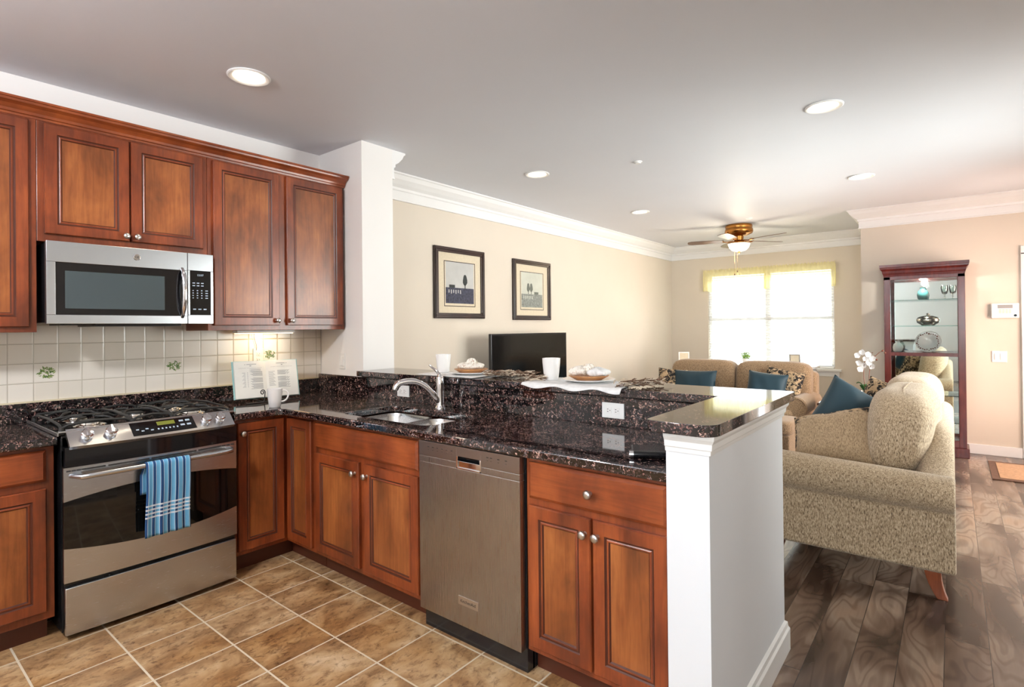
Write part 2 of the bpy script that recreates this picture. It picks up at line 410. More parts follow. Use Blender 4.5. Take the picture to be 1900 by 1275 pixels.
def wood_floor():
    m = N('walnut_plank_floor'); tc = m.new('ShaderNodeTexCoord'); sx = m.new('ShaderNodeSeparateXYZ'); m.l(tc.outputs['Object'], sx.inputs[0])
    u = m.math('DIVIDE', m.math('ADD', sx.outputs[0], -3.442+0.1495*40), 0.1495); iu = m.math('FLOOR', u)
    wn0 = m.new('ShaderNodeTexWhiteNoise', noise_dimensions='1D'); m.l(iu, wn0.inputs['W'])
    v = m.math('DIVIDE', m.math('ADD', sx.outputs[1], m.math('MULTIPLY_ADD', wn0.outputs[0], 1.1, 5.0)), 1.15); iv = m.math('FLOOR', v)
    cid = m.new('ShaderNodeCombineXYZ'); m.l(iu, cid.inputs[0]); m.l(iv, cid.inputs[1])
    wn = m.new('ShaderNodeTexWhiteNoise'); m.l(cid.outputs[0], wn.inputs[0])
    fu = m.math('FRACT', u); eu = m.math('MINIMUM', fu, m.math('SUBTRACT', 1.0, fu)); fv = m.math('FRACT', v); ev = m.math('MINIMUM', fv, m.math('SUBTRACT', 1.0, fv))
    gap = m.math('MAXIMUM', m.math('LESS_THAN', eu, 0.010), m.math('LESS_THAN', ev, 0.0016))
    mul = m.new('ShaderNodeVectorMath', operation='MULTIPLY_ADD'); m.l(wn.outputs['Color'], mul.inputs[0]); mul.inputs[1].default_value = (9, 23, 5); m.l(tc.outputs['Object'], mul.inputs[2])
    mp = m.new('ShaderNodeMapping'); mp.inputs['Scale'].default_value = (1, 0.30, 1); m.l(mul.outputs[0], mp.inputs[0])
    n1 = m.noise(mp.outputs[0], 6.0, 1.5, 0.4, 0.7)
    rings = m.math('SINE', m.math('MULTIPLY', n1.outputs[0], 65.0))
    rg = m.math('MULTIPLY_ADD', rings, 0.5, 0.5)
    mp2 = m.new('ShaderNodeMapping'); mp2.inputs['Scale'].default_value = (1, 0.05, 1); m.l(mul.outputs[0], mp2.inputs[0]); n2 = m.noise(mp2.outputs[0], 75, 3, 0.5); n3 = m.noise(mp.outputs[0], 4.5, 2, 0.5, 0.5)
    c = m.ramp(n3.outputs[0], [(0.34, srgb(64, 50, 43)), (0.46, srgb(108, 90, 79)), (0.58, srgb(146, 130, 117)), (0.72, srgb(152, 128, 110))])
    rc = m.ramp(rg, [(0.0, (0.62, 0.57, 0.53, 1)), (0.5, (0.98, 0.97, 0.96, 1))]); c = m.mix(0.75, c, rc, 'MULTIPLY')
    fc = m.ramp(n2.outputs[0], [(0.30, (0.78, 0.75, 0.73, 1)), (0.7, (1.08, 1.08, 1.08, 1))]); c = m.mix(0.4, c, fc, 'MULTIPLY')
    pt = m.ramp(wn.outputs['Value'], [(0.0, (0.84, 0.80, 0.78, 1)), (1.0, (1.25, 1.20, 1.16, 1))]); c = m.mix(1.0, c, pt, 'MULTIPLY')
    c = m.mix(gap, c, srgb(58, 48, 44))
    m.set(Base_Color=c, Roughness=0.25); m.bump(m.math('MULTIPLY', gap, -1.0), 0.3, 0.001)
    return m.m
M['wood_floor'] = wood_floor()

def wall_tile():
    m = N('cream_square_wall_tile'); tc = m.new('ShaderNodeTexCoord'); sx = m.new('ShaderNodeSeparateXYZ'); m.l(tc.outputs['Object'], sx.inputs[0])
    S = 0.1025
    u = m.math('DIVIDE', m.math('ADD', sx.outputs[1], -0.022+S*20), S); v = m.math('DIVIDE', m.math('ADD', sx.outputs[2], -1.1175+S*20), S)
    def edge(a):
        f = m.math('FRACT', a); return m.math('MINIMUM', f, m.math('SUBTRACT', 1.0, f))
    e = m.math('MINIMUM', edge(u), edge(v)); g = m.ramp(e, [(0.012, (1, 1, 1, 1)), (0.028, (0, 0, 0, 1))])
    cid = m.new('ShaderNodeCombineXYZ'); m.l(m.math('FLOOR', u), cid.inputs[0]); m.l(m.math('FLOOR', v), cid.inputs[1])
    wn = m.new('ShaderNodeTexWhiteNoise'); m.l(cid.outputs[0], wn.inputs[0])
    t = m.ramp(wn.outputs['Value'], [(0, srgb(228, 221, 208)), (1, srgb(238, 232, 222))])
    m.set(Base_Color=m.mix(g, t, srgb(192, 184, 168)), Roughness=0.22); m.bump(e, 0.5, 0.0015) if False else m.bump(m.ramp(e, [(0.0, (0, 0, 0, 1)), (0.06, (1, 1, 1, 1))]), 0.5, 0.002)
    return m.m
M['wall_tile'] = wall_tile()

def chenille(name, c1, c2, c3):
    m = N(name); co = m.coord((1, 1, 0.22)); a = m.noise(co, 300, 3, 0.65); b = m.noise(m.coord((1, 1, 0.5)), 120, 4, 0.75)
    s = m.math('ADD', m.math('MULTIPLY', a.outputs[0], 0.6), m.math('MULTIPLY', b.outputs[0], 0.4))
    m.set(Base_Color=m.ramp(s, [(0.38, c1), (0.49, c2), (0.62, c3)]), Roughness=0.9, Sheen_Weight=0.25)
    m.bump(s, 0.6, 0.004); return m.m
M['sofa'] = chenille('beige_chenille', srgb(84, 66, 48), srgb(170, 147, 118), srgb(212, 194, 166))
M['loveseat'] = chenille('tan_chenille', srgb(84, 64, 44), srgb(140, 114, 86), srgb(170, 144, 114))
M['tan_fabric'] = chenille('tan_pillow_back', srgb(112, 92, 70), srgb(158, 134, 104), srgb(186, 162, 130))

def floral():
    m = N('floral_tapestry'); co = m.coord(); nd = m.noise(co, 14, 2, 0.5); mx = m.mix(0.12, co, nd.outputs[1], 'LINEAR_LIGHT')
    v = m.new('ShaderNodeTexVoronoi'); v.inputs['Scale'].default_value = 13; m.l(mx, v.inputs['Vector'])
    n = m.noise(co, 32, 3, 0.6, 1.5)
    a = m.ramp(n.outputs[0], [(0.56, srgb(20, 16, 16)), (0.59, srgb(188, 164, 132))], 'LINEAR')
    f = m.ramp(v.outputs['Distance'], [(0.50, (1, 1, 1, 1)), (0.7, (0, 0, 0, 1))])
    m.set(Base_Color=m.mix(f, srgb(172, 146, 114), a), Roughness=0.9); m.bump(n.outputs[0], 0.3, 0.002); return m.m
M['floral'] = floral()

def towel():
    m = N('blue_striped_towel'); tc = m.new('ShaderNodeTexCoord'); sx = m.new('ShaderNodeSeparateXYZ'); m.l(tc.outputs['UV'], sx.inputs[0])
    u, v = sx.outputs[0], sx.outputs[1]
    f = m.math('FRACT', m.math('MULTIPLY', u, 6.0))
    st = m.ramp(f, [(0.0, srgb(24, 70, 120)), (0.26, srgb(200, 224, 240)), (0.32, srgb(96, 164, 206)), (0.68, srgb(110, 176, 214)), (0.84, srgb(200, 226, 240)), (0.90, srgb(24, 70, 120))], 'CONSTANT')
    f2 = m.math('FRACT', m.math('MULTIPLY', v, 18.0))
    band = m.math('MULTIPLY', m.math('GREATER_THAN', v, 0.27), m.math('LESS_THAN', v, 0.49))
    wh = m.math('MULTIPLY', m.math('LESS_THAN', f2, 0.42), band)
    c = m.mix(m.math('MULTIPLY', wh, 0.8), st, srgb(232, 240, 246)); n = m.noise(m.coord(), 700, 2)
    m.set(Base_Color=m.mix(0.12, c, n.outputs[0], 'MULTIPLY'), Roughness=0.9); m.bump(n.outputs[0], 0.3, 0.001); return m.m
M['towel'] = towel()

def herb():
    m = N('herb_sprig_glaze'); n = m.noise(m.coord(), 130, 4, 0.6)
    m.set(Base_Color=m.ramp(n.outputs[0], [(0.38, srgb(38, 70, 30)), (0.5, srgb(104, 134, 62)), (0.64, srgb(170, 176, 110))]), Roughness=0.3); return m.m
M['herb'] = herb()
def linen():
    m = N('white_linen'); a = m.noise(m.coord(), 400, 2); b = m.noise(m.coord(), 30, 4)
    m.set(Base_Color=m.ramp(b.outputs[0], [(0.3, srgb(222, 222, 222)), (0.7, srgb(240, 240, 240))]), Roughness=0.9); m.bump(a.outputs[0], 0.5, 0.002); return m.m
M['linen'] = linen()
def napkin_m():
    m = N('printed_napkin'); b = m.noise(m.coord(), 110, 4, 0.6)
    m.set(Base_Color=m.ramp(b.outputs[0], [(0.34, srgb(150, 108, 84)), (0.42, srgb(234, 226, 214)), (0.6, srgb(240, 236, 228))]), Roughness=0.85); m.bump(b.outputs[0], 0.3, 0.002); return m.m
M['napkin'] = napkin_m()

# ------------------------------------------------------------------ room shell
H = 2.722
YN, YW = 6.95, 8.45            # near wall behind the curio cabinet, window wall
XR = 5.2; YB = -2.4
def struct(name, bm, m, **k): return tag(put(name, bm, m, origin=(0, 0, 0), **k), kind='structure')

struct('floor_kitchen', B(-0.1, 3.14, YB, 1.80, -0.06, 0), M['tile_floor'])
bm = B(3.14, XR, YB, YW, -0.06, 0); box(bm, -0.1, 3.14, 1.80, YW+0.1, -0.06, 0)
struct('floor_living', bm, M['wood_floor'])
struct('ceiling', B(-0.1, XR+0.1, YB-0.1, YW+0.1, H, H+0.1), M['ceiling'])
struct('wall_range', B(-0.1, 0, YB-0.1, 1.706, 0, H), M['kitchen_wall'])
struct('wall_living', B(-0.1, 0, 1.98, YW+0.1, 0, H), M['living_wall'])
struct('wall_stub', B(-0.1, 0.535, 1.706, 1.98, 0, H), M['kitchen_wall'])
WX0, WX1, WZ0, WZ1 = 0.63, 2.45, 0.74, 2.24
bm = BM(); box(bm, 0, WX0, YW, YW+0.14, 0, H); box(bm, WX1, 2.95, YW, YW+0.14, 0, H)
box(bm, WX0, WX1, YW, YW+0.14, 0, WZ0); box(bm, WX0, WX1, YW, YW+0.14, WZ1, H)
struct('wall_window', bm, M['living_wall'])
struct('wall_return', B(2.95, 3.07, YN, YW+0.14, 0, H), M['living_wall'])
bm = BM(); box(bm, 3.07, 4.40, YN, YN+0.12, 0, H); box(bm, 4.40, XR+0.1, YN, YN+0.12, 2.08, H)
box(bm, 2.95, 3.07, YN, YN+0.001, 0, H) if False else None
struct('wall_entry', bm, M['living_wall'])
# right wall with a wide window and a glazed entry door, back wall with the kitchen window (openings unseen, added to let light in)
def holed(fx, u0, u1, holes, lo=0.0, hi=H):
    """wall strips; holes = [(a0,a1,z0,z1)] sorted; fx(bm,a0,a1,z0,z1) adds a box"""
    b = BM(); c = u0
    for a0, a1, z0, z1 in holes:
        fx(b, c, a0, lo, hi)
        if z0 > lo: fx(b, a0, a1, lo, z0)
        fx(b, a0, a1, z1, hi); c = a1
    fx(b, c, u1, lo, hi); return b
rx = lambda b, a0, a1, z0, z1: box(b, XR, XR+0.14, a0, a1, z0, z1)
struct('wall_right', holed(rx, YB-0.1, YN+0.12, [(3.2, 5.2, 0.25, 2.3), (5.55, 6.45, 0.05, 2.05)]), M['living_wall'])
ry = lambda b, a0, a1, z0, z1: box(b, a0, a1, YB-0.12, YB, z0, z1)
struct('wall_back', holed(ry, -0.1, XR+0.1, [(4.0, 5.0, 0.95, 2.25)]), M['kitchen_wall'])
struct('wall_passage', B(4.40, XR+0.1, YN+0.9, YN+1.0, 0, H), M['living_wall'])

def window_unit(name, along, a0, a1, z0, z1, at, depth, vert=1, horiz=1):
    """frame with muntins + pane; along 'x' or 'y'"""
    def bx(b, p0, p1, q0, q1, d0, d1):
        if along == 'x': box(b, p0, p1, at+d0, at+d1, q0, q1)
        else: box(b, at+d0, at+d1, p0, p1, q0, q1)
    f = BM(); t = 0.045
    bx(f, a0, a1, z0, z0+t, 0, depth); bx(f, a0, a1, z1-t, z1, 0, depth); bx(f, a0, a0+t, z0+t, z1-t, 0, depth); bx(f, a1-t, a1, z0+t, z1-t, 0, depth)
    for k in range(1, vert+1):
        c = a0+(a1-a0)*k/(vert+1); bx(f, c-0.04, c+0.04, z0+t, z1-t, 0, depth)
    for k in range(1, horiz+1):
        c = z0+(z1-z0)*k/(horiz+1); bx(f, a0+t, a1-t, c-0.022, c+0.022, 0.005, depth-0.005)
    fo = tag(put(name, f, M['white_paint'], bevel=0.003), kind='structure')
    g = BM(); bx(g, a0+t, a1-t, z0+t, z1-t, depth*0.5, depth*0.5+0.004); put('pane', g, M['glass'], parent=fo)
    # parent location correction: panes are built in room coordinates
    return fo
window_unit('window_1', 'x', WX0, WX1, WZ0, WZ1, YW+0.05, 0.07)
window_unit('window_added_back', 'x', 4.0, 5.0, 0.95, 2.25, YB-0.10, 0.06)  # added behind the viewer, placed clear of mirror and riser reflections
window_unit('window_added_hall', 'y', 3.2, 5.2, 0.25, 2.3, XR+0.04, 0.06)  # added unseen window, an opening for the hall fill
window_unit('door_added', 'y', 5.55, 6.45, 0.05, 2.05, XR+0.04, 0.06, vert=0, horiz=2)  # added unseen glazed door, an opening for the warm entry fill
# window stool, apron and casing
bm = BM(); box(bm, WX0-0.09, WX1+0.09, YW-0.06, YW+0.05, WZ0-0.035, WZ0); box(bm, WX0-0.06, WX1+0.06, YW-0.018, YW, WZ0-0.11, WZ0-0.035)
struct('trim_1', bm, M['white_paint'], bevel=0.004)
# crown mouldings: profile offset from wall (d, z)
CRN = [(0, H), (0.125, H), (0.125, H-0.012), (0.112, H-0.02), (0.095, H-0.05), (0.06, H-0.085), (0.030, H-0.105), (0.028, H-0.125), (0.016, H-0.132), (0.016, H-0.20), (0.022, H-0.204), (0.022, H-0.215), (0, H-0.215)]
def crown(name, pts, side):
    """mitred sweep of CRN along xy polyline; side=+1: room on the left of travel"""
    b = BM(); rings = []
    P = [Vector(p) for p in pts]
    for i, p in enumerate(P):
        d0 = (p-P[i-1]).normalized() if i > 0 else None; d1 = (P[i+1]-p).normalized() if i < len(P)-1 else None
        n0 = Vector((-d0.y, d0.x))*side if d0 else None; n1 = Vector((-d1.y, d1.x))*side if d1 else None
        if n0 is None: m_ = n1
        elif n1 is None: m_ = n0
        else: m_ = (n0+n1)/(1+n0.dot(n1))
        rings.append([b.verts.new((p.x+m_.x*d, p.y+m_.y*d, z)) for d, z in CRN])
    for A, C in zip(rings[:-1], rings[1:]):
        for k in range(len(CRN)):
            kk = (k+1) % len(CRN); b.faces.new([A[k], A[kk], C[kk], C[k]])
    b.faces.new(rings[0]); b.faces.new(rings[-1])
    return struct(name, b, M['white_paint'])
crown('trim_2', [(0.535, 1.98), (0.0, 1.98), (0.0, YW), (2.95, YW), (2.95, YN), (4.9, YN)], -1)
# baseboards
bm = BM(); box(bm, 3.03, 4.33, YN-0.016, YN, 0, 0.105); struct('baseboard_entry', bm, M['white_paint'], bevel=0.004)
bm = BM(); box(bm, 0.0, 0.016, 1.98, YW, 0, 0.105); box(bm, 0, 2.95, YW-0.016, YW, 0, 0.105); struct('baseboard_living', bm, M['white_paint'], bevel=0.004)
# door casing on the entry wall
bm = BM(); box(bm, 4.33, 4.42, YN-0.022, YN, 0, 2.10); box(bm, 4.33, XR, YN-0.022, YN, 2.08, 2.17); struct('trim_3', bm, M['white_paint'], bevel=0.005)
# half wall of the peninsula
bm = BM(); box(bm, 0.535, 3.075, 1.70, 1.85, 0, 1.058); box(bm, 3.075, 3.21, 1.0, 1.90, 0, 1.058)
struct('wall_peninsula', bm, M['post_wall'])
# moulding under the raised bar top, round the end wall
MP = [(0, 0.995), (0.006, 0.995), (0.008, 1.008), (0.012, 1.012), (0.014, 1.03), (0.022, 1.043), (0.024, 1.058), (0, 1.058)]
b = BM(); rings = []
for (x, y, nx, ny) in ((3.075, 1.0, 0, -1), (3.21, 1.0, 1, -1), (3.21, 1.90, 1, 1), (3.075, 1.90, 0, 1)):
    rings.append([b.verts.new((x+nx*d, y+ny*d, z)) for d, z in MP])
for A, C in zip(rings[:-1], rings[1:]):
    for k in range(len(MP)-1): b.faces.new([A[k], A[k+1], C[k+1], C[k]])
struct('trim_4', b, M['white_paint'])
b = BM(); BP = [(0, 0), (0.018, 0), (0.018, 0.09), (0.012, 0.10), (0.010, 0.118), (0, 0.125)]; rings = []
for (x, y, nx, ny) in ((3.13, 1.0, 0, -1), (3.21, 1.0, 1, -1), (3.21, 1.90, 1, 1), (3.10, 1.90, 0, 1)):
    rings.append([b.verts.new((x+nx*d, y+ny*d, z)) for d, z in BP])
for A, C in zip(rings[:-1], rings[1:]):
    for k in range(len(BP)-1): b.faces.new([A[k], A[k+1], C[k+1], C[k]])
struct('baseboard_peninsula', b, M['white_paint'])
# backsplash tiles + herb tiles
struct('trim_5', B(0.0, 0.009, -1.6, 1.700, 1.016, 1.43), M['wall_tile'])
struct('trim_6', B(0.0, 0.022, -1.6, 1.672, 1.016, 1.024), M['grout'])
def herb_tile(y, z, seed, label):
    rnd = random.Random(seed); b = BM()
    for k in range(46):
        a = rnd.uniform(0, 6.28); r = 0.034*math.sqrt(rnd.random()); cy = y+r*math.cos(a)*1.05; cz = z+r*math.sin(a)*0.85
        t = rnd.uniform(0, 6.28); l = rnd.uniform(0.007, 0.013); w_ = l*0.38
        pts = [(0.0098, cy+l*math.cos(t), cz+l*math.sin(t)), (0.0102, cy-w_*math.sin(t), cz+w_*math.cos(t)), (0.0098, cy-l*math.cos(t), cz-l*math.sin(t)), (0.0102, cy+w_*math.sin(t), cz-w_*math.cos(t))]
        b.faces.new([b.verts.new(p) for p in pts])
    o = put('herb_tile_decoration', b, M['herb']); tag(o, label, 'tile decoration', 'herb sprigs painted on the wall tiles')
herb_tile(0.074, 1.169, 1, 'green herb sprig on the wall tile above the left stove burners')
herb_tile(0.689, 1.169, 2, 'green herb sprig on the wall tile between stove and open book')
herb_tile(1.30, 1.215, 3, 'dark herb sprig on the wall tile peeking over the open book')

# ------------------------------------------------------------------ cabinets
RINGS = [(0, 0, 0), (0, 0.014, 0), (0.004, 0.019, 0), (0.048, 0.019, 0), (0.052, 0.0145, 1), (0.0565, 0.0145, 1), (0.060, 0.0165, 0), (0.064, 0.0165, 0), (0.069, 0.0105, 1)]
def door_bm(fr, u0, u1, z0, z1, scale=1.0, slab=False):
    """fr(u,n,z)->xyz ; raised frame, stepped bead, recessed panel"""
    b = BM(); prev = None
    R = RINGS if not slab else [(0, 0, 0), (0, 0.010, 0), (0.012, 0.019, 0)]
    for i, (ins, n, mi) in enumerate(R):
        ins *= scale
        c = [b.verts.new(fr(*p)) for p in ((u0+ins, n, z0+ins), (u1-ins, n, z0+ins), (u1-ins, n, z1-ins), (u0+ins, n, z1-ins))]
        if prev:
            for k in range(4):
                f = b.faces.new([prev[k], prev[(k+1) % 4], c[(k+1) % 4], c[k]]); f.material_index = mi
        else: b.faces.new(c)
        prev = c
    f = b.faces.new(prev); f.material_index = 2
    return b
FX = lambda plane: (lambda u, n, z: (plane+n, u, z))      # faces +x, u = y
FY = lambda plane: (lambda u, n, z: (u, plane-n, z))      # faces -y, u = x
def add_door(parent, fr, u0, u1, z0, z1, knob=None, name='door', scale=1.0, slab=False, axis='x', mat3=None, label=None):
    d = put(name, door_bm(fr, u0, u1, z0, z1, scale, slab), [M['cherry'] if not slab else mat3, M['cherry_line'], mat3 or M['cherry_panel']], parent=parent)
    if knob:
        ku, kz = knob; b = BM(); base = Vector(fr(ku, 0.018, kz)); out = Vector(fr(ku, 1.018, kz)) - base
        rot = out.to_track_quat('Z', 'Y').to_matrix()
        lathe(b, [(0, 0), (0.009, 0), (0.0065, 0.004), (0.0055, 0.012), (0.010, 0.017), (0.0155, 0.021), (0.0165, 0.026), (0.013, 0.031), (0.006, 0.0335), (0, 0.034)], base, 20, rot=rot)
        put('knob', b, M['nickel'], parent=d, smooth=50)
    return d

# --- upper cabinets on the range wall
def upper(name, label, y0, y1, z0, z1, doors, gap_side=None):
    t = thing(name, label, 'cabinet', (0.16, (y0+y1)/2, z0), group='cherry wall cabinets')
    put('body', B(0.001, 0.33, y0+0.001, y1-0.001, z0, z1), M['cherry'], parent=t, bevel=0.0015)
    for (a, b_, c, d, k) in doors: add_door(t, FX(0.331), a, b_, c, d, k)
    return t
UL = upper('wall_cabinet', 'tall cherry wall cabinet cut by the frame left of the microwave', -0.62, -0.02, 1.385, 2.42, [(-0.60, -0.325, 1.41, 2.405, None), (-0.31, -0.05, 1.41, 2.405, None)])
UM = upper('wall_cabinet', 'short two-door cherry wall cabinet directly above the microwave', -0.02, 0.757, 1.828, 2.42, [(0.008, 0.360, 1.866, 2.405, (0.340, 1.892)), (0.368, 0.730, 1.866, 2.405, (0.390, 1.892))])
UR = upper('wall_cabinet', 'tall two-door cherry wall cabinet between microwave and white stub wall', 0.757, 1.690, 1.385, 2.42, [(0.787, 1.195, 1.415, 2.405, (1.175, 1.446)), (1.248, 1.672, 1.415, 2.405, (1.272, 1.446))])
# crown along the cabinets (continuous)
CC = [(0.0, 2.415), (0.335, 2.415), (0.337, 2.425), (0.345, 2.428), (0.348, 2.440), (0.365, 2.458), (0.385, 2.468), (0.388, 2.478), (0.395, 2.480), (0.395, 2.490), (0.0, 2.490)]
b = BM(); prism(b, [(x, z) for x, z in CC], 'y', -0.64, 1.700)
tag(put('cabinet_crown', b, M['cherry_y']), 'cherry crown moulding running along the top of the wall cabinets', 'cabinet crown')

# --- microwave
mw = thing('microwave', 'stainless over-the-range microwave with black window under the short cabinet', 'microwave', (0.2, 0.378, 1.425))
put('body', B(0.01, 0.375, 0.004, 0.753, 1.43, 1.822), M['black_enamel'], parent=mw, bevel=0.003)
b = BM()                                  # door steel with window opening
def ring_x(b, x, o, i, depth, mi=0):
    """rectangular ring plate facing +x"""
    (a0, a1, c0, c1), (e0, e1, f0, f1) = o, i
    box(b, x, x+depth, a0, a1, c0, f0, mi); box(b, x, x+depth, a0, a1, f1, c1, mi); box(b, x, x+depth, a0, e0, f0, f1, mi); box(b, x, x+depth, e1, a1, f0, f1, mi)
ring_x(b, 0.376, (0.0, 0.618, 1.425, 1.826), (0.035, 0.598, 1.469, 1.725), 0.034)
d = put('door', b, M['steel'], parent=mw, bevel=0.0015)
b = BM(); box(b, 0.376, 0.404, 0.035, 0.598, 1.469, 1.725); put('window_surround', b, M['black_gloss'], parent=d)
b = BM(); box(b, 0.404, 0.4055, 0.072, 0.505, 1.500, 1.685); put('window_glass', b, M['mw_glass'], parent=d, bevel=0.0006)
b = BM(); tube(b, bez((0.405, 0.592, 1.735), (0.462, 0.590, 1.70), (0.462, 0.590, 1.51), (0.405, 0.592, 1.462), 14), [0.010]*3+[0.013]*9+[0.010]*3, 12)
put('handle', b, M['chrome'], parent=d, smooth=60)
b = BM(); ring_x(b, 0.376, (0.621, 0.757, 1.425, 1.826), (0.632, 0.742, 1.475, 1.728), 0.034); p = put('control_panel', b, M['steel'], parent=mw, bevel=0.0015)
b = BM(); box(b, 0.376, 0.407, 0.632, 0.742, 1.475, 1.728); kp = put('keypad', b, M['black_gloss'], parent=p)
b = BM(); MX = lambda y, z: frameM((0.4075, y, z), (0, 1, 0), (0, 0, 1))
for r, z in enumerate((1.655, 1.640, 1.612, 1.598, 1.584, 1.570)):
    for c in range(4):
        if r < 2 and c == 3: continue
        box(b, 0.407, 0.4074, 0.645+c*0.023, 0.645+c*0.023+(0.007 if (c < 3 and r > 1) else 0.014), z, z+0.005)
for c in range(3): box(b, 0.407, 0.4074, 0.648+c*0.028, 0.664+c*0.028, 1.505, 1.511)
text_into(b, '12:07', 0.016, MX(0.687, 1.703))
put('key_lettering', b, M['keypad'], parent=p)
b = BM(); lathe(b, [(0, 0), (0.017, 0), (0.017, 0.003), (0.0145, 0.004), (0.0145, 0.0025), (0, 0.0025)], (0.410, 0.373, 1.778), 32, 'x'); text_into(b, 'GE', 0.017, frameM((0.4135, 0.373, 1.778), (0, 1, 0), (0, 0, 1)), mi=1)
put('badge', b, [M['chrome'], M['slot_dark']], parent=d)
b = BM(); box(b, 0.05, 0.37, 0.20, 0.60, 1.412, 1.429); box(b, 0.15, 0.36, 0.06, 0.15, 1.418, 1.429); put('vent_grille', b, M['black_enamel'], parent=mw)

# --- base cabinets
TK = 0.10
def base_body(b, x0, x1, y0, y1, z1=0.874, toe='x'):
    box(b, x0, x1, y0, y1, TK, z1)
BL = thing('base_cabinet', 'cherry base cabinet with drawer at the left edge, left of the range', 'cabinet', (0.3, -0.33, 0), group='cherry base cabinets')
put('body', B(0.005, 0.603, -0.65, -0.014, TK, 0.874), M['cherry'], parent=BL, bevel=0.0015)
add_door(BL, FX(0.604), -0.62, -0.043, 0.718, 0.858, None, 'drawer', slab=True, mat3=M['cherry_y'])
add_door(BL, FX(0.604), -0.62, -0.043, 0.138, 0.686, None)
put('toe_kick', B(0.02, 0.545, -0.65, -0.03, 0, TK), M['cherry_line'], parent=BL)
LS = thing('corner_base_cabinet', 'cherry corner base cabinet with two doors meeting right of the range', 'cabinet', (0.4, 1.3, 0), group='cherry base cabinets')
b = BM(); prism(b, [(0.005, 0.775), (0.603, 0.775), (0.603, 1.098), (0.922, 1.098), (0.922, 1.66), (0.005, 1.66)], 'z', TK, 0.874)
put('body', b, M['cherry'], parent=LS, bevel=0.0015)
add_door(LS, FX(0.604), 0.795, 1.070, 0.125, 0.856, (0.818, 0.796))
add_door(LS, FY(1.097), 0.632, 0.895, 0.125, 0.856, None)
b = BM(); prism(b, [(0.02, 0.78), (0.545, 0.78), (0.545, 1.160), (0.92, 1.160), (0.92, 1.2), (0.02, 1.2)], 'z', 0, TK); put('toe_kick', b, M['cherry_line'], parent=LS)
SK = thing('sink_base_cabinet', 'cherry sink cabinet with false drawer front between corner cabinet and dishwasher', 'cabinet', (1.37, 1.38, 0), group='cherry base cabinets')
b = BM(); box(b, 0.924, 0.940, 1.098, 1.66, TK, 0.874); box(b, 1.82, 1.836, 1.098, 1.66, TK, 0.874); box(b, 0.924, 1.836, 1.64, 1.66, TK, 0.874); box(b, 0.94, 1.82, 1.10, 1.64, TK, 0.12)
box(b, 0.9405, 1.8195, 1.098, 1.0995, TK, 0.874)
put('body', b, M['cherry'], parent=SK)
add_door(SK, FY(1.097), 0.936, 1.812, 0.712, 0.854, None, 'drawer_front', slab=True, mat3=M['cherry_h'])
add_door(SK, FY(1.097), 0.940, 1.350, 0.128, 0.684, (1.322, 0.628))
add_door(SK, FY(1.097), 1.398, 1.812, 0.128, 0.684, (1.425, 0.628))
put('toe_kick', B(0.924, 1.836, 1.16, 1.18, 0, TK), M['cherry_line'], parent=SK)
DR = thing('drawer_base_cabinet', 'cherry base cabinet with one drawer between dishwasher and white end wall', 'cabinet', (2.76, 1.38, 0), group='cherry base cabinets')
put('body', B(2.448, 3.073, 1.098, 1.66, TK, 0.874), M['cherry'], parent=DR, bevel=0.0015)
add_door(DR, FY(1.097), 2.468, 3.042, 0.712, 0.854, (2.751, 0.780), 'drawer', slab=True, mat3=M['cherry_h'])
add_door(DR, FY(1.097), 2.468, 2.748, 0.128, 0.684, (2.727, 0.630))
add_door(DR, FY(1.097), 2.758, 3.042, 0.128, 0.684, (2.780, 0.630))
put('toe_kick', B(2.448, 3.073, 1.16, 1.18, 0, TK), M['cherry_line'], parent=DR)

# --- dishwasher
DW = thing('dishwasher', 'stainless steel dishwasher built in between two cherry cabinets', 'dishwasher', (2.14, 1.35, 0))
put('body', B(1.842, 2.442, 1.10, 1.66, 0.0, 0.872), M['black_enamel'], parent=DW)
b = BM()
X0, X1 = 1.842, 2.436; hz0, hz1, hx0, hx1 = 0.772, 0.826, 2.085, 2.230
box(b, X0, X1, 1.066, 1.099, 0.093, hz0); box(b, X0, hx0, 1.066, 1.099, hz0, 0.80); box(b, hx1, X1, 1.066, 1.099, hz0, 0.80)
dd = put('door', b, M['steel_dark'], parent=DW, bevel=0.002)
b = BM(); box(b, X0, hx0, 1.066, 1.099, 0.8005, 0.868); box(b, hx1, X1, 1.066, 1.099, 0.8005, 0.868); box(b, hx0, hx1, 1.066, 1.099, hz1, 0.868)
cp = put('control_strip', b, M['steel_band'], parent=DW, bevel=0.001)
b = BM(); box(b, hx0, hx1, 1.092, 1.098, hz0, hz1, 0)
for x in (hx0, hx1-0.008): box(b, x, x+0.008, 1.0645, 1.092, hz0, hz1, 1)
box(b, hx0, hx1, 1.0645, 1.092, hz0, hz0+0.007, 1); box(b, hx0+0.008, hx1-0.008, 1.070, 1.074, hz0+0.007, hz0+0.033, 1)
put('pocket_handle', b, [M['black_gloss'], M['chrome']], parent=dd, bevel=0.001)
b = BM()
for k, x in enumerate((1.90, 1.93, 1.96, 1.99, 2.02, 2.05, 2.26, 2.28, 2.32, 2.36)): box(b, x, x+0.012, 1.0655, 1.0662, 0.842, 0.846); box(b, x+0.002, x+0.010, 1.0655, 1.0662, 0.830, 0.832)
put('button_lettering', b, M['slot_dark'], parent=cp)
b = BM(); box(b, 2.092, 2.208, 1.0625, 1.0662, 0.186, 0.222); text_into(b, 'KitchenAid', 0.020, frameM((2.150, 1.0622, 0.204), (1, 0, 0), (0, 0, 1)), mi=1)
put('badge', b, [M['nickel'], M['slot_dark']], parent=dd)
put('kick_plate', B(1.842, 2.442, 1.135, 1.145, 0, 0.09), M['black_gloss'], parent=DW)

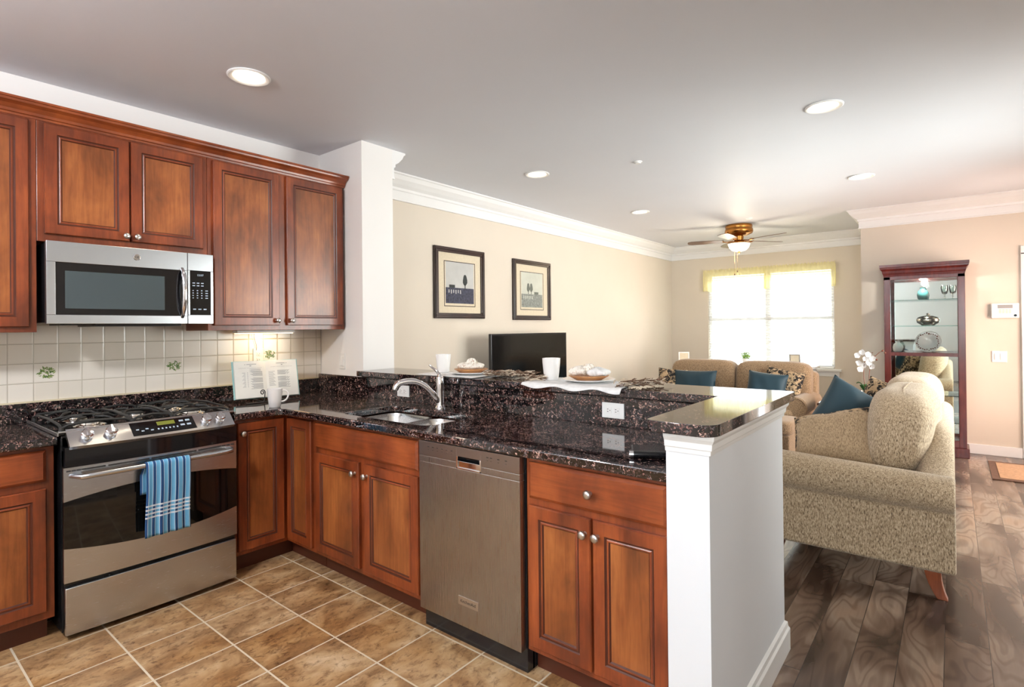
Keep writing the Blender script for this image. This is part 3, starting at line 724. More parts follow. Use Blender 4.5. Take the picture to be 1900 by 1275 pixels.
# --- granite worktops
def fill(b, loops, z):
    es = []
    for L in loops:
        vs = [b.verts.new((x, y, z)) for x, y in L]
        for i in range(len(vs)): es.append(b.edges.new((vs[i], vs[(i+1) % len(vs)])))
    return bmesh.ops.triangle_fill(b, use_beauty=True, edges=es)
def slab(loops, z0, z1):
    b = BM(); fill(b, loops, z0)
    r = bmesh.ops.extrude_face_region(b, geom=list(b.faces))
    bmesh.ops.translate(b, verts=[v for v in r['geom'] if isinstance(v, bmesh.types.BMVert)], vec=(0, 0, z1-z0))
    return b
inner = arc(0.705, 0.985, 0.06, 180, 90, 8)      # rounded inside corner of the L
outer = [(0.0, 0.762), (0.645, 0.762)] + inner + [(3.073, 1.045), (3.073, 1.690), (0.0, 1.690)]
outer = [(0.0, 0.762), (0.645, 0.762)] + [(0.645+0.06*(1-math.cos(t)), 0.985+0.06*math.sin(t)) for t in [math.pi/2*i/8 for i in range(9)]] + [(3.073, 1.045), (3.073, 1.690), (0.0, 1.690)]
def bowl_loop(x0, x1, y0, y1, r):
    return arc(x1-r, y1-r, r, 0, 90, 6)+arc(x0+r, y1-r, r, 90, 180, 6)+arc(x0+r, y0+r, r, 180, 270, 6)+arc(x1-r, y0+r, r, 270, 360, 6)
SX0, SX1, SY0, SY1 = 1.10, 1.80, 1.145, 1.525
cut = bowl_loop(SX0, SX1, SY0, SY1, 0.07)
tag(put('countertop', slab([outer, cut], 0.876, 0.914), M['granite'], bevel=0.007, segs=3, smooth=40), 'L-shaped dark brown speckled granite worktop with the sink cut into it', 'worktop')
tag(put('countertop', slab([[(0, -0.66), (0.645, -0.66), (0.645, -0.006), (0, -0.006)]], 0.876, 0.914), M['granite'], bevel=0.007, segs=3, smooth=40), 'short dark granite worktop left of the range', 'worktop')
bartop = [(0.545, 1.642), (3.025, 1.642)] + [(3.028, 1.00)] + [(3.068-0.04*math.cos(t), 0.975-0.035*math.sin(t)) for t in [math.pi/2*i/5 for i in range(6)]] + [(3.19+0.055*math.sin(t), 0.995-0.055*math.cos(t)) for t in [math.pi/2*i/6 for i in range(7)]] + [(3.245, 1.97), (3.225, 1.99), (0.545, 1.99)]
tag(put('bar_top', slab([bartop], 1.0585, 1.094), M['granite'], bevel=0.009, segs=4, smooth=40), 'raised L-shaped granite bar top on the white half wall', 'bar top')
tag(put('granite_backsplash', B(0.0, 0.02, -0.66, 1.690, 0.9145, 1.016), M['granite'], bevel=0.002), 'low granite upstand along the tiled wall behind the range', 'backsplash')
b = BM(); box(b, 0.021, 3.054, 1.672, 1.6985, 0.9145, 1.051); box(b, 3.054, 3.074, 1.05, 1.6985, 0.9145, 1.0575)
tag(put('granite_backsplash', b, M['granite'], bevel=0.002), 'tall granite riser with sockets below the raised bar top', 'backsplash')

tag(put('bar_shadow_strip', B(0.545, 3.054, 1.683, 1.6992, 1.0512, 1.0582), M['slot_dark']), 'thin black strip painted as the shadow between the granite riser and the bar top', 'shadow strip')  # dark strip that paints the shadow line under the bar overhang
# --- sink and faucet
sk = thing('sink', 'double-bowl stainless sink set under the granite worktop', 'sink', (1.45, 1.33, 0.70))
def bowl(x0, x1, y0, y1, zt, zb):
    b = BM(); rs = []
    for ins, z, r in ((-0.012, zt, 0.07), (0.0, zt, 0.065), (0.006, zt-0.02, 0.065), (0.012, zb+0.03, 0.06), (0.035, zb, 0.04)):
        rs.append([b.verts.new((x, y, z)) for x, y in bowl_loop(x0+ins, x1-ins, y0+ins, y1-ins, r)])
    for A, C in zip(rs[:-1], rs[1:]):
        n = len(A)
        for k in range(n): b.faces.new([A[k], A[(k+1) % n], C[(k+1) % n], C[k]])
    b.faces.new(rs[-1]); return b
for (x0, x1) in ((1.115, 1.465), (1.485, 1.785)):
    o = put('basin', bowl(x0, x1, 1.155, 1.515, 0.873, 0.70), M['sink_steel'], parent=sk, smooth=40)
    b = BM(); lathe(b, [(0, 0.703), (0.02, 0.703), (0.035, 0.7035), (0.042, 0.7075), (0.045, 0.7015)], ((x0+x1)/2, 1.34, 0), 24); put('drain', b, M['chrome'], parent=o, smooth=40)
fa = thing('faucet', 'single-lever chrome pull-out faucet behind the sink', 'faucet', (1.425, 1.600, 0.9145))
b = BM(); lathe(b, [(0, 0.9145), (0.031, 0.9145), (0.031, 0.921), (0.026, 0.926), (0.0245, 0.935), (0.0235, 1.02), (0.025, 1.06), (0.021, 1.095), (0.013, 1.115), (0, 1.12)], (1.425, 1.600, 0), 28); put('body', b, M['chrome'], parent=fa, smooth=50)
b = BM(); tube(b, bez((1.425, 1.590, 0.955), (1.41, 1.53, 1.035), (1.37, 1.50, 1.108), (1.30, 1.40, 1.072), 14) + [Vector((1.290, 1.386, 1.056)), Vector((1.286, 1.379, 1.034))], [0.017]*4+[0.0155]*6+[0.018]*5+[0.020, 0.017], 16); put('spout', b, M['chrome'], parent=fa, smooth=60)
b = BM(); tube(b, bez((1.425, 1.600, 1.105), (1.405, 1.600, 1.135), (1.375, 1.60, 1.14), (1.335, 1.60, 1.165), 10), [0.013, 0.012, 0.0105, 0.0095, 0.0085, 0.008, 0.0075, 0.007, 0.0065, 0.006, 0.006], 12); put('lever', b, M['chrome'], parent=fa, smooth=60)

# --- range
rg = thing('range', 'slide-in stainless gas range with black glass oven door', 'range', (0.38, 0.38, 0))
RY0, RY1 = 0.002, 0.755
put('body', B(0.03, 0.645, RY0, RY1, 0.03, 0.905), M['black_enamel'], parent=rg)
b = BM(); box(b, 0.645, 0.672, RY0+0.004, RY1-0.004, 0.03, 0.85); put('front_frame', b, M['black_enamel'], parent=rg)
def bowed(b, y0, y1, zlo, zhi, xb, xf, bow=0.0, n=20, mi=0, ylof=None):
    """panel facing +x; zlo/zhi callables of t in 0..1, front bowed outward by bow"""
    prev = None
    for i in range(n+1):
        t = i/n; y = y0+(y1-y0)*t; s = 4*t*(1-t); x = xf+bow*s
        c = [b.verts.new(p) for p in ((xb, y, zlo(t)), (x, y, zlo(t)), (x, y, zhi(t)), (xb, y, zhi(t)))]
        if prev:
            for k in range(4): b.faces.new([prev[k], prev[(k+1) % 4], c[(k+1) % 4], c[k]]).material_index = mi
        else: b.faces.new(c).material_index = mi
        prev = c
    b.faces.new(prev).material_index = mi
K = lambda v: (lambda t: v)
up = lambda t: 0.624+0.037*4*t*(1-t); lo = lambda t: 0.416-0.036*4*t*(1-t)
bw = 0.018
b = BM(); bowed(b, RY0, RY1, up, K(0.776), 0.672, 0.690, bw); bowed(b, RY0, RY1, K(0.262), lo, 0.672, 0.690, bw)
od = put('oven_door', b, M['steel'], parent=rg, smooth=30)
b = BM(); bowed(b, RY0, RY1, lo, up, 0.672, 0.6895, bw); put('door_glass', b, M['oven_glass'], parent=od, smooth=30)
b = BM()
for (a0, a1) in ((0.012, 0.155), (0.165, 0.330), (0.340, 0.545), (0.555, 0.742)):
    for i in range(8):
        y = a0+(a1-a0)*i/8; y2 = a0+(a1-a0)*(i+1)/8; t = ((y+y2)/2-RY0)/(RY1-RY0); x = 0.690+bw*4*t*(1-t)+0.0006
        f = [b.verts.new(p) for p in ((x, y, 0.757), (x, y2, 0.757), (x, y2, 0.764), (x, y, 0.764))]; b.faces.new(f)
put('vent_slots', b, M['slot_dark'], parent=od)
pts = []
for i in range(25):
    t = i/24; e = min(t, 1-t); x = 0.752+0.014*4*t*(1-t) - (0.060*(1-min(1, e/0.05))**2); pts.append((x, 0.028+0.70*t, 0.738+0.003*4*t*(1-t)))
b = BM(); tube(b, pts, [0.010]+[0.0125]*23+[0.010], 14)
for yy in (0.055, 0.70): box(b, 0.685, 0.750, yy-0.009, yy+0.009, 0.728, 0.746)
put('handle', b, M['steel'], parent=od, smooth=50)
b = BM(); bowed(b, RY0+0.004, RY1-0.004, K(0.028), lambda t: 0.238+0.004*4*t*(1-t), 0.672, 0.692, bw*0.8); dw = put('storage_drawer', b, M['steel'], parent=rg, bevel=0.003, smooth=30)
b = BM(); bowed(b, RY0+0.004, RY1-0.004, K(0.780), K(0.868), 0.640, 0.700, 0.022); put('lower_trim', b, M['black_gloss'], parent=rg, smooth=30)
# sloped control panel: back edge x=.640 z=.942, front x=.712+bow z=.872
def slope_panel(b, y0, y1, n=16, xb=0.640, zb=0.9415, xf=0.716, zf=0.872, bow=0.022, dz=0.0, s0=0.0, s1=1.0, Y0=0.02, Y1=0.737, th=0.004, mi=0):
    """patch of the sloped, bowed panel; s along depth 0 back ..1 front"""
    def P(y, s, off=0):
        t = (y-Y0)/(Y1-Y0); x = xb+(xf+bow*4*t*(1-t)-xb)*s; z = zb+(zf-zb)*s
        nx, nz = 0.70, 0.714; return (x+nx*(dz+off), y, z+nz*(dz+off))
    prev = None
    for i in range(n+1):
        y = y0+(y1-y0)*i/n; c = [b.verts.new(P(y, s0, -th)), b.verts.new(P(y, s1, -th)), b.verts.new(P(y, s1)), b.verts.new(P(y, s0))]
        if prev:
            for k in range(4): b.faces.new([prev[k], prev[(k+1) % 4], c[(k+1) % 4], c[k]]).material_index = mi
        else: b.faces.new(c)
        prev = c
    b.faces.new(prev)
    return P
b = BM(); PP = slope_panel(b, 0.02, 0.737, th=0.02); pan = put('control_panel', b, M['steel'], parent=rg, smooth=30)
b = BM(); slope_panel(b, 0.262, 0.545, 8, dz=0.0012, s0=0.10, s1=0.86, th=0.001); dp = put('display_glass', b, M['black_gloss'], parent=pan)
b = BM(); slope_panel(b, 0.375, 0.455, 4, dz=0.002, s0=0.20, s1=0.42, th=0.0006); put('display', b, M['display'], parent=pan)
b = BM()
for k in range(6): slope_panel(b, 0.37+k*0.017, 0.377+k*0.017, 1, dz=0.002, s0=0.58, s1=0.66, th=0.0006)
for k in range(4): slope_panel(b, 0.28+k*0.02, 0.292+k*0.02, 1, dz=0.002, s0=0.50+0.1*(k % 2), s1=0.56+0.1*(k % 2), th=0.0006)
for k in range(4): slope_panel(b, 0.475+(k % 2)*0.03, 0.495+(k % 2)*0.03, 1, dz=0.002, s0=0.25+0.25*(k//2), s1=0.35+0.25*(k//2), th=0.0006)
put('touch_key_lettering', b, M['keypad'], parent=pan)
nrm = Vector((0.70, 0, 0.714)).to_track_quat('Z', 'Y').to_matrix()
for y in (0.090, 0.180, 0.600, 0.672):
    b = BM(); c = Vector(PP(y, 0.5))
    lathe(b, [(0, 0), (0.022, 0), (0.023, 0.004), (0.018, 0.007), (0.0175, 0.016), (0.022, 0.019), (0.024, 0.024), (0.020, 0.029), (0, 0.031)], c, 28, rot=nrm)
    vs = box(b, -0.004, 0.004, -0.020, 0.020, 0.030, 0.040)
    bmesh.ops.transform(b, matrix=Matrix.Translation(c) @ nrm.to_4x4(), verts=vs)
    put('knob', b, M['chrome'], parent=pan, smooth=40)
# cooktop
b = BM(); box(b, 0.045, 0.640, -0.006, 0.763, 0.9155, 0.928); box(b, 0.60, 0.645, 0.004, 0.753, 0.86, 0.9155); put('cooktop', b, M['black_gloss'], parent=rg, bevel=0.004, segs=3)
b = BM(); box(b, 0.04, 0.655, -0.012, -0.006, 0.9155, 0.931); box(b, 0.04, 0.655, 0.763, 0.769, 0.9155, 0.931); box(b, 0.636, 0.650, -0.006, 0.763, 0.9285, 0.937); put('steel_rim', b, M['steel'], parent=rg, bevel=0.0015)
for (x, y, r) in ((0.47, 0.150, 0.045), (0.20, 0.150, 0.035), (0.34, 0.378, 0.040), (0.47, 0.605, 0.050), (0.20, 0.605, 0.035)):
    b = BM(); lathe(b, [(0, 0.928), (r+0.022, 0.928), (r+0.02, 0.931), (r+0.004, 0.935), (r+0.002, 0.942)], (x, y, 0), 28, mi=0); lathe(b, [(r+0.002, 0.942), (r, 0.949), (r-0.006, 0.952), (0, 0.953)], (x, y, 0), 28, mi=1)
    put('burner', b, [M['silver'], M['black_iron']], parent=rg, smooth=40)
def grate(y0, y1, cs):
    b = BM(); r = 0.006; z = 0.966
    for x0, y_0, x1, y_1 in ((0.07, y0, 0.61, y0), (0.07, y1, 0.61, y1), (0.07, y0, 0.07, y1), (0.61, y0, 0.61, y1), (0.34, y0, 0.34, y1)):
        tube(b, [(x0, y_0, 0.945 if 1 else z), ((x0*0.9+x1*0.1), (y_0*0.9+y_1*0.1), z-0.008), ((x0+x1)/2, (y_0+y_1)/2, z), ((x0*0.1+x1*0.9), (y_0*0.1+y_1*0.9), z-0.008), (x1, y_1, 0.945)], r, 8)
    for cx, cy in cs:
        for a in range(4):
            an = math.radians(45+90*a); dx, dy = math.cos(an), math.sin(an)
            tube(b, [(cx+dx*0.03, cy+dy*0.03, z+0.004), (cx+dx*0.08, cy+dy*0.08, z+0.003), (cx+dx*0.15, cy+dy*0.12, 0.950)], r, 8)
    for x in (0.07, 0.61):
        for y in (y0, y1): lathe(b, [(0, 0.928), (0.010, 0.928), (0.009, 0.950), (0, 0.952)], (x, y, 0), 10)
    put('grate', b, M['black_iron'], parent=rg, smooth=50)
grate(0.012, 0.285, ((0.47, 0.150), (0.20, 0.150))); grate(0.292, 0.464, ((0.34, 0.378),)); grate(0.471, 0.745, ((0.47, 0.605), (0.20, 0.605)))
b = BM(); box(b, 0.05, 0.10, 0.10, 0.65, 0.928, 0.937); put('rear_vent', b, M['black_gloss'], parent=rg, bevel=0.003)

# --- towel on the oven handle
def towel_obj():
    b = BM(); uvl = b.loops.layers.uv.new('UVMap'); nu, nv = 36, 40; y0, y1 = 0.294, 0.488
    path = []                       # (x, z, v)
    Lf, Lb = 0.345, 0.14; hx, hz, hr = 0.766, 0.741, 0.016
    grid = []
    for j in range(nv+1):
        s = j/nv; row = []
        L = Lf+Lb+math.pi*hr; d = s*L
        for i in range(nu+1):
            u = i/nu
            wv = 0.0035*math.sin(u*19+0.6)+0.002*math.sin(u*41)
            if d < Lf:
                q = (Lf-d)/Lf; x = hx+hr-0.028*q*q*0.6 + wv*(0.25+q) + 0.004*q; z = hz-(Lf-d); y = y0+(y1-y0)*u + 0.003*q*math.sin(6*q+u) - 0.012*q*(1-u)*0.3
            elif d < Lf+math.pi*hr:
                a = (d-Lf)/hr; x = hx+hr*math.cos(a); z = hz+hr*math.sin(a); y = y0+(y1-y0)*u
            else:
                q = (d-Lf-math.pi*hr)/Lb; x = hx-hr-0.002+wv*0.2; z = hz-(d-Lf-math.pi*hr); y = y0-0.016*min(1, q*3)+(y1-y0)*u*0.96
            row.append((b.verts.new((x, y, z)), u, d/L))
        grid.append(row)
    for j in range(nv):
        for i in range(nu):
            q = [grid[j][i], grid[j][i+1], grid[j+1][i+1], grid[j+1][i]]
            f = b.faces.new([k[0] for k in q])
            for lp, k in zip(f.loops, q): lp[uvl].uv = (k[1], k[2]/0.62)
    o = put('dish_towel', b, M['towel'], smooth=80); md = o.modifiers.new('thick', 'SOLIDIFY'); md.thickness = 0.003; md.offset = 0
    tag(o, 'blue striped dish towel with white check band hanging on the oven handle', 'towel')
towel_obj()

# --- cookbook on its stand, mug
cb = thing('open_cookbook', 'open cookbook with white pages standing against the tiled wall', 'book', (0.215, 1.178, 0.938), (0, math.radians(-14), math.radians(-10)))
cb.scale = (0.93, 0.90, 0.93)
for s in (-1, 1):
    b = BM(); n = 10; pts = []
    for i in range(n+1):
        t = i/n; yy = s*(0.222*t); xx = 0.006+0.022*math.sin(min(1, t*1.6)*math.pi*0.75)*(1-0.35*t)
        pts.append((xx, yy))
    back = [(0.0, s*0.222), (0.0, 0.0)]
    prism(b, pts+back, 'z', 0.0, 0.262)
    pg = put('page_block', b, M['paper'], parent=cb, world=False, smooth=30)
    b = BM()
    def line(u0, u1, z, hgt=0.0022):
        for k in range(6):
            ua, ub = u0+(u1-u0)*k/6, u0+(u1-u0)*(k+1)/6
            def xo(u): t = u/0.222; return 0.0064+0.022*math.sin(min(1, t*1.6)*math.pi*0.75)*(1-0.35*t)
            vs = [b.verts.new(p) for p in ((xo(ua), s*ua, z), (xo(ub), s*ub, z), (xo(ub), s*ub, z+hgt), (xo(ua), s*ua, z+hgt))]; b.faces.new(vs)
    line(0.07, 0.15, 0.238, 0.003); line(0.105, 0.117, 0.226, 0.004); line(0.03, 0.19, 0.214, 0.001)
    for k in range(5): line(0.04, 0.12-0.01*(k % 2), 0.205-k*0.005, 0.0014) if s < 0 else None
    a0, a1 = (0.03, 0.115) if s < 0 else (0.075, 0.165); c0, c1 = (0.13, 0.17) if s < 0 else (0.015, 0.058)
    for k in range(22):
        if k in (6, 7, 14): continue
        line(a0, a1-0.008*((k*7) % 3), 0.185-k*0.0058, 0.0022)
    for k in range(13): line(c0, c1-0.006*((k*5) % 3), 0.18-k*0.0085, 0.002)
    put('page_print', b, M['ink'], parent=pg, world=False)
b = BM(); box(b, -0.004, 0.0, -0.232, 0.235, -0.003, 0.268); put('cover', b, M['book_cover'], parent=cb, world=False, bevel=0.001)
st = thing('book_stand', 'black wrought iron cookbook stand with a scroll hook in front', 'book stand', (0.26, 1.17, 0.9145))
b = BM(); tube(b, [(0.29, 1.00, 0.918), (0.29, 1.36, 0.918)], 0.0035, 8); tube(b, [(0.29, 1.12, 0.918), (0.10, 1.14, 0.918)], 0.0035, 8); tube(b, [(0.29, 1.28, 0.918), (0.10, 1.26, 0.918)], 0.0035, 8)
tube(b, [(0.10, 1.20, 0.918), (0.07, 1.20, 1.15)], 0.0035, 8)
put('frame', b, M['black_iron'], parent=st)
b = BM(); pts = []
for i in range(26):
    a = math.radians(-90+i*22); r = 0.021-0.00065*i; pts.append((0.30, 1.10+r*math.cos(a)*0.9, 0.982+r*math.sin(a)))
tube(b, [(0.30, 1.10+0.010, 0.920), (0.30, 1.10+0.014, 0.945)] + pts[3:], 0.0032, 8) ; put('scroll_hook', b, M['black_iron'], parent=st, smooth=60)
mg = thing('coffee_mug', 'white coffee mug on the granite worktop in front of the open book', 'mug', (0.56, 1.045, 0.9145))
mg['group'] = 'white mugs and tumblers'
b = BM(); lathe(b, [(0, 0.9145), (0.030, 0.9145), (0.034, 0.920), (0.038, 0.96), (0.0425, 1.00), (0.043, 1.027), (0.0405, 1.027), (0.039, 1.0), (0.035, 0.95), (0.030, 0.923), (0, 0.921)], (0.56, 1.045, 0), 36); put('cup', b, M['white_china'], parent=mg, smooth=50)
b = BM(); hd = Vector((0.55, 0.83, 0)).normalized(); c0 = Vector((0.56, 1.045, 0))+hd*0.037
tube(b, bez(c0+Vector((0, 0, 1.012)), c0+hd*0.055+Vector((0, 0, 1.035)), c0+hd*0.05+Vector((0, 0, 0.945)), c0-hd*0.001+Vector((0, 0, 0.948)), 16), 0.0055, 10); put('handle', b, M['white_china'], parent=mg, smooth=60)

# --- outlets and switches
def outlet(face, u, z, label, horizontal=False, kind='outlet', plane=0, w_=0.072, h_=0.116):
    if horizontal: w_, h_ = h_, w_
    fr = FX(plane) if face == 'x' else FY(plane)
    b = BM(); c = [fr(u-w_/2, 0, z-h_/2), fr(u+w_/2, 0.006, z+h_/2)]
    box(b, min(c[0][0], c[1][0]), max(c[0][0], c[1][0]), min(c[0][1], c[1][1]), max(c[0][1], c[1][1]), z-h_/2, z+h_/2)
    n = 'power_outlet' if kind == 'outlet' else 'light_switch'
    o = tag(put(n, b, M['white_plastic'], bevel=0.0015), label, 'outlet' if kind == 'outlet' else 'light switch')
    def mk(a0, a1, n0, n1, z0, z1, bb):
        p, q = fr(a0, n0, z0), fr(a1, n1, z1); box(bb, min(p[0], q[0]), max(p[0], q[0]), min(p[1], q[1]), max(p[1], q[1]), z0, z1)
    if kind == 'outlet':
        for s in (-1, 1):
            du, dz = (s*0.021, 0) if horizontal else (0, s*0.021)
            b = BM(); mk(u+du-0.014, u+du+0.014, 0.006, 0.0085, z+dz-0.015, z+dz+0.015, b); so = put('socket_face', b, M['white_china'], parent=o, bevel=0.001)
            b = BM(); mk(u+du-0.008, u+du-0.001 if horizontal else u+du-0.006, 0.0085, 0.0089, z+dz-0.007, z+dz-0.004 if horizontal else z+dz+0.004, b)
            mk(u+du-0.008 if horizontal else u+du+0.005, u+du-0.001 if horizontal else u+du+0.007, 0.0085, 0.0089, z+dz+0.004 if horizontal else z+dz-0.004, z+dz+0.007 if horizontal else z+dz+0.004, b)
            mk(u+du+0.005 if horizontal else u+du-0.002, u+du+0.009 if horizontal else u+du+0.002, 0.0085, 0.0089, z+dz-0.002 if horizontal else z+dz-0.011, z+dz+0.002 if horizontal else z+dz-0.007, b); put('slots', b, M['slot_dark'], parent=so)
    else:
        n = 2 if w_ > 0.1 else 1
        for k in range(n):
            uu = u+(k-(n-1)/2)*0.046; b = BM(); mk(uu-0.016, uu+0.016, 0.006, 0.010, z-0.033, z+0.033, b); put('rocker', b, M['white_china'], parent=o, bevel=0.0015)
    return o
# parts of one-mesh things must be relative to that mesh's own origin: handled in put() through root_of(parent).location
outlet('y', 2.527, 0.988, 'white double socket in the granite riser right of the faucet', True, plane=1.672)
outlet('y', 1.010, 0.982, 'white double socket in the granite riser just behind the faucet spout', True, plane=1.672)
outlet('y', 0.285, 1.152, 'white rocker switch on the white stub wall beside the wall cabinet', False, 'switch', plane=1.706)
outlet('x', 1.215, 1.20, 'white socket on the wall tiles half hidden behind the open book', False, plane=0.009)
outlet('y', 4.16, 1.035, 'white double rocker switch on the entry wall beneath the alarm keypad', False, 'switch', plane=YN, w_=0.118)
b = BM(); tube(b, bez((0.012, 1.20, 1.24), (0.03, 1.21, 1.30), (0.015, 1.16, 1.33), (0.03, 1.19, 1.383), 12), 0.0025, 8)
cord_bm = b
ul = thing('under_cabinet_light', 'slim warm strip light fixed under the right wall cabinet', 'light', (0.10, 1.22, 1.36))
put('cord', cord_bm, M['grey_case'], parent=ul)
put('housing', B(0.06, 0.13, 1.02, 1.42, 1.366, 1.3845), M['white_plastic'], parent=ul, bevel=0.002)
put('diffuser', B(0.065, 0.125, 1.03, 1.41, 1.360, 1.3655), M['strip_glow'], parent=ul)
al = area_light('strip_lamp', (0.095, 1.22, 1.355), 0.05, 0.36, 0.8, (1.0, 0.66, 0.32), (0.07, 1.22, 1.0)); al.parent = ul; al.location = (-0.005, 0, -0.006)

# ------------------------------------------------------------------ things on the bar
def tumbler(x, y, label):
    t = put('tumbler', (lambda b: (lathe(b, [(0, 0), (0.034, 0), (0.038, 0.004), (0.043, 0.04), (0.0485, 0.095), (0.0495, 0.118), (0.0465, 0.118), (0.045, 0.095), (0.040, 0.04), (0.034, 0.010), (0, 0.008)], (x, y, 1.0985), 36), b)[1])(BM()), M['white_china'], smooth=50)
    tag(t, label, 'cup', 'white mugs and tumblers')
def placemat(x0, x1, y0, y1, label, seed):
    rnd = random.Random(seed); b = BM(); nu, nv = 40, 16; g = []
    for i in range(nu+1):
        r_ = []
        for j in range(nv+1):
            u, v = i/nu, j/nv; y = y0+(y1-y0)*v; x = x0+(x1-x0)*u + 0.012*math.sin(5*v+seed)
            if v < 0.01: y += 0.006*math.sin(u*16+seed)
            z = 1.0955+0.0012*(1+math.sin(u*30+seed*2)*math.sin(v*9))
            if y < 1.633: z -= min(0.03, (1.633-y)*1.2)
            r_.append(b.verts.new((x, y, z)))
        g.append(r_)
    for i in range(nu):
        for j in range(nv): b.faces.new([g[i][j], g[i+1][j], g[i+1][j+1], g[i][j+1]])
    o = put('placemat', b, M['linen'], smooth=80); md = o.modifiers.new('t', 'SOLIDIFY'); md.thickness = 0.002; md.offset = 1
    tag(o, label, 'placemat', 'white placemats on the bar')
placemat(1.13, 1.62, 1.655, 1.95, 'crumpled white placemat at the left place setting, nearer the stub wall', 1)
placemat(2.00, 2.58, 1.618, 1.95, 'crumpled white placemat at the right place setting, hanging over the bar edge', 2)
tumbler(1.20, 1.845, 'white tumbler at the left place setting behind the faucet')
tumbler(2.073, 1.815, 'white tumbler at the right place setting in front of the television')
def setting(x, y, side, seed):
    p = BM(); lathe(p, [(0, 1.098), (0.075, 1.098), (0.085, 1.103), (0.135, 1.113), (0.137, 1.117), (0.130, 1.1165), (0.085, 1.108), (0, 1.106)], (x, y, 0), 48)
    tag(put('dinner_plate', p, M['white_china'], smooth=40), 'white dinner plate under the wooden plate at the %s place setting' % side, 'plate', 'plates on the bar')
    p = BM(); lathe(p, [(0, 1.1068), (0.062, 1.1068), (0.080, 1.117), (0.103, 1.130), (0.104, 1.134), (0.098, 1.134), (0.078, 1.123), (0, 1.113)], (x, y, 0), 48)
    tag(put('wooden_plate', p, M['wood_plate'], smooth=40), 'pale wooden plate holding a napkin at the %s place setting' % side, 'plate', 'plates on the bar')
    rnd = random.Random(seed); t = thing('napkin', 'scrunched patterned napkin tied up on the wooden plate at the %s place setting' % side, 'napkin', (x, y, 1.118), group='napkins on the bar')
    def lump(sx, sy, sz, ox, oy, oz, sd):
        r2 = random.Random(sd); f = [r2.uniform(0, 6) for _ in range(4)]; b = BM()
        def fn(v):
            a = math.atan2(v.y, v.x); k = 1+0.16*math.sin(5*a+f[0])+0.10*math.sin(9*a+f[1]+v.z*40); return Vector((v.x*k, v.y*k, max(-sz*0.75, v.z*(1+0.2*math.sin(4*a+f[2])))))
        sq(b, (ox, oy, oz), (sx, sy, sz), 2.2, 12, fn=fn); return b
    if side == 'left':
        put('folded_cloth', lump(0.085, 0.07, 0.022, 0, 0, 0.032, seed), M['napkin'], parent=t, world=False, smooth=60)
        put('bow', lump(0.03, 0.025, 0.028, 0.012, -0.01, 0.050, seed+1), M['napkin'], parent=t, world=False, smooth=60)
    else:
        put('folded_cloth', lump(0.06, 0.06, 0.026, -0.032, 0, 0.036, seed), M['napkin'], parent=t, world=False, smooth=60)
        put('folded_cloth', lump(0.052, 0.055, 0.024, 0.048, 0.01, 0.032, seed+5), M['linen'], parent=t, world=False, smooth=60)
        put('bow', lump(0.026, 0.03, 0.026, 0.008, -0.01, 0.048, seed+1), M['napkin'], parent=t, world=False, smooth=60)
    b = BM()
    for k in range(26):
        a = rnd.uniform(0, 6.28); r = rnd.uniform(0.02, 0.08); p0 = Vector((r*math.cos(a)*0.6, r*math.sin(a)*0.5, rnd.uniform(0.03, 0.05)))
        tube(b, [p0, p0+Vector((rnd.uniform(-0.015, 0.015), rnd.uniform(-0.015, 0.015), rnd.uniform(0.008, 0.026)))], 0.0013, 5)
    put('fringe', b, M['twig_light'], parent=t, world=False)
setting(1.455, 1.835, 'left', 11)
setting(2.305, 1.82, 'right', 21)
def twigs(c, d, L, n, label, seed, spread=0.05, z=1.0995):
    rnd = random.Random(seed); b = BM(); d = Vector(d).normalized(); s = Vector((-d.y, d.x, 0))
    for k in range(n):
        o = Vector(c)+s*rnd.uniform(-spread*0.5, spread*0.5)+d*rnd.uniform(-L*0.5, L*0.35); o.z = z+rnd.uniform(0.001, 0.028)
        dr = (d*rnd.uniform(0.5, 1)+s*rnd.uniform(-0.7, 0.7)).normalized()*rnd.uniform(0.03, 0.07); e = o+dr; e.z = max(z+0.0015, o.z+rnd.uniform(-0.012, 0.016))
        tube(b, [o, (o+e)/2+Vector((0, 0, 0.003)), e], rnd.uniform(0.0014, 0.0026), 5, mi=0 if rnd.random() < 0.6 else 1)
    tag(put('twig_bundle', b, [M['twig'], M['twig_light']], origin=(c[0], c[1], z-0.001)), label, 'twig decoration', 'twig bundles on the bar')
twigs((1.755, 1.83, 1.1), (1, 0.35, 0), 0.34, 170, 'bundle of brown twigs between left placemat and television', 31)
twigs((2.015, 1.73, 1.1), (0.3, 1, 0), 0.10, 45, 'small pale twig tuft at the left end of the right placemat', 32, 0.06)
twigs((2.625, 1.78, 1.1), (0.5, 1, 0), 0.30, 130, 'bundle of brown twigs off the right end of the right placemat', 33)
# black device on the counter
tb = thing('tablet_case', 'black folded case with chrome hinge on the granite worktop by the end wall', 'device', (2.93, 1.265, 0.9145), (0, 0, math.radians(28)))
b = BM(); box(b, -0.095, 0.06, -0.07, 0.075, 0.0, 0.016); put('case', b, M['black_enamel'], parent=tb, world=False, bevel=0.005, segs=3)
b = BM(); tube(b, [(-0.09, -0.078, 0.013), (0.03, -0.078, 0.013)], 0.012, 16); put('hinge', b, M['black_gloss'], parent=tb, world=False, smooth=50)
b = BM(); tube(b, [(-0.105, -0.078, 0.013), (-0.09, -0.078, 0.013)], 0.0115, 16); put('end_cap', b, M['chrome'], parent=tb, world=False, smooth=50)

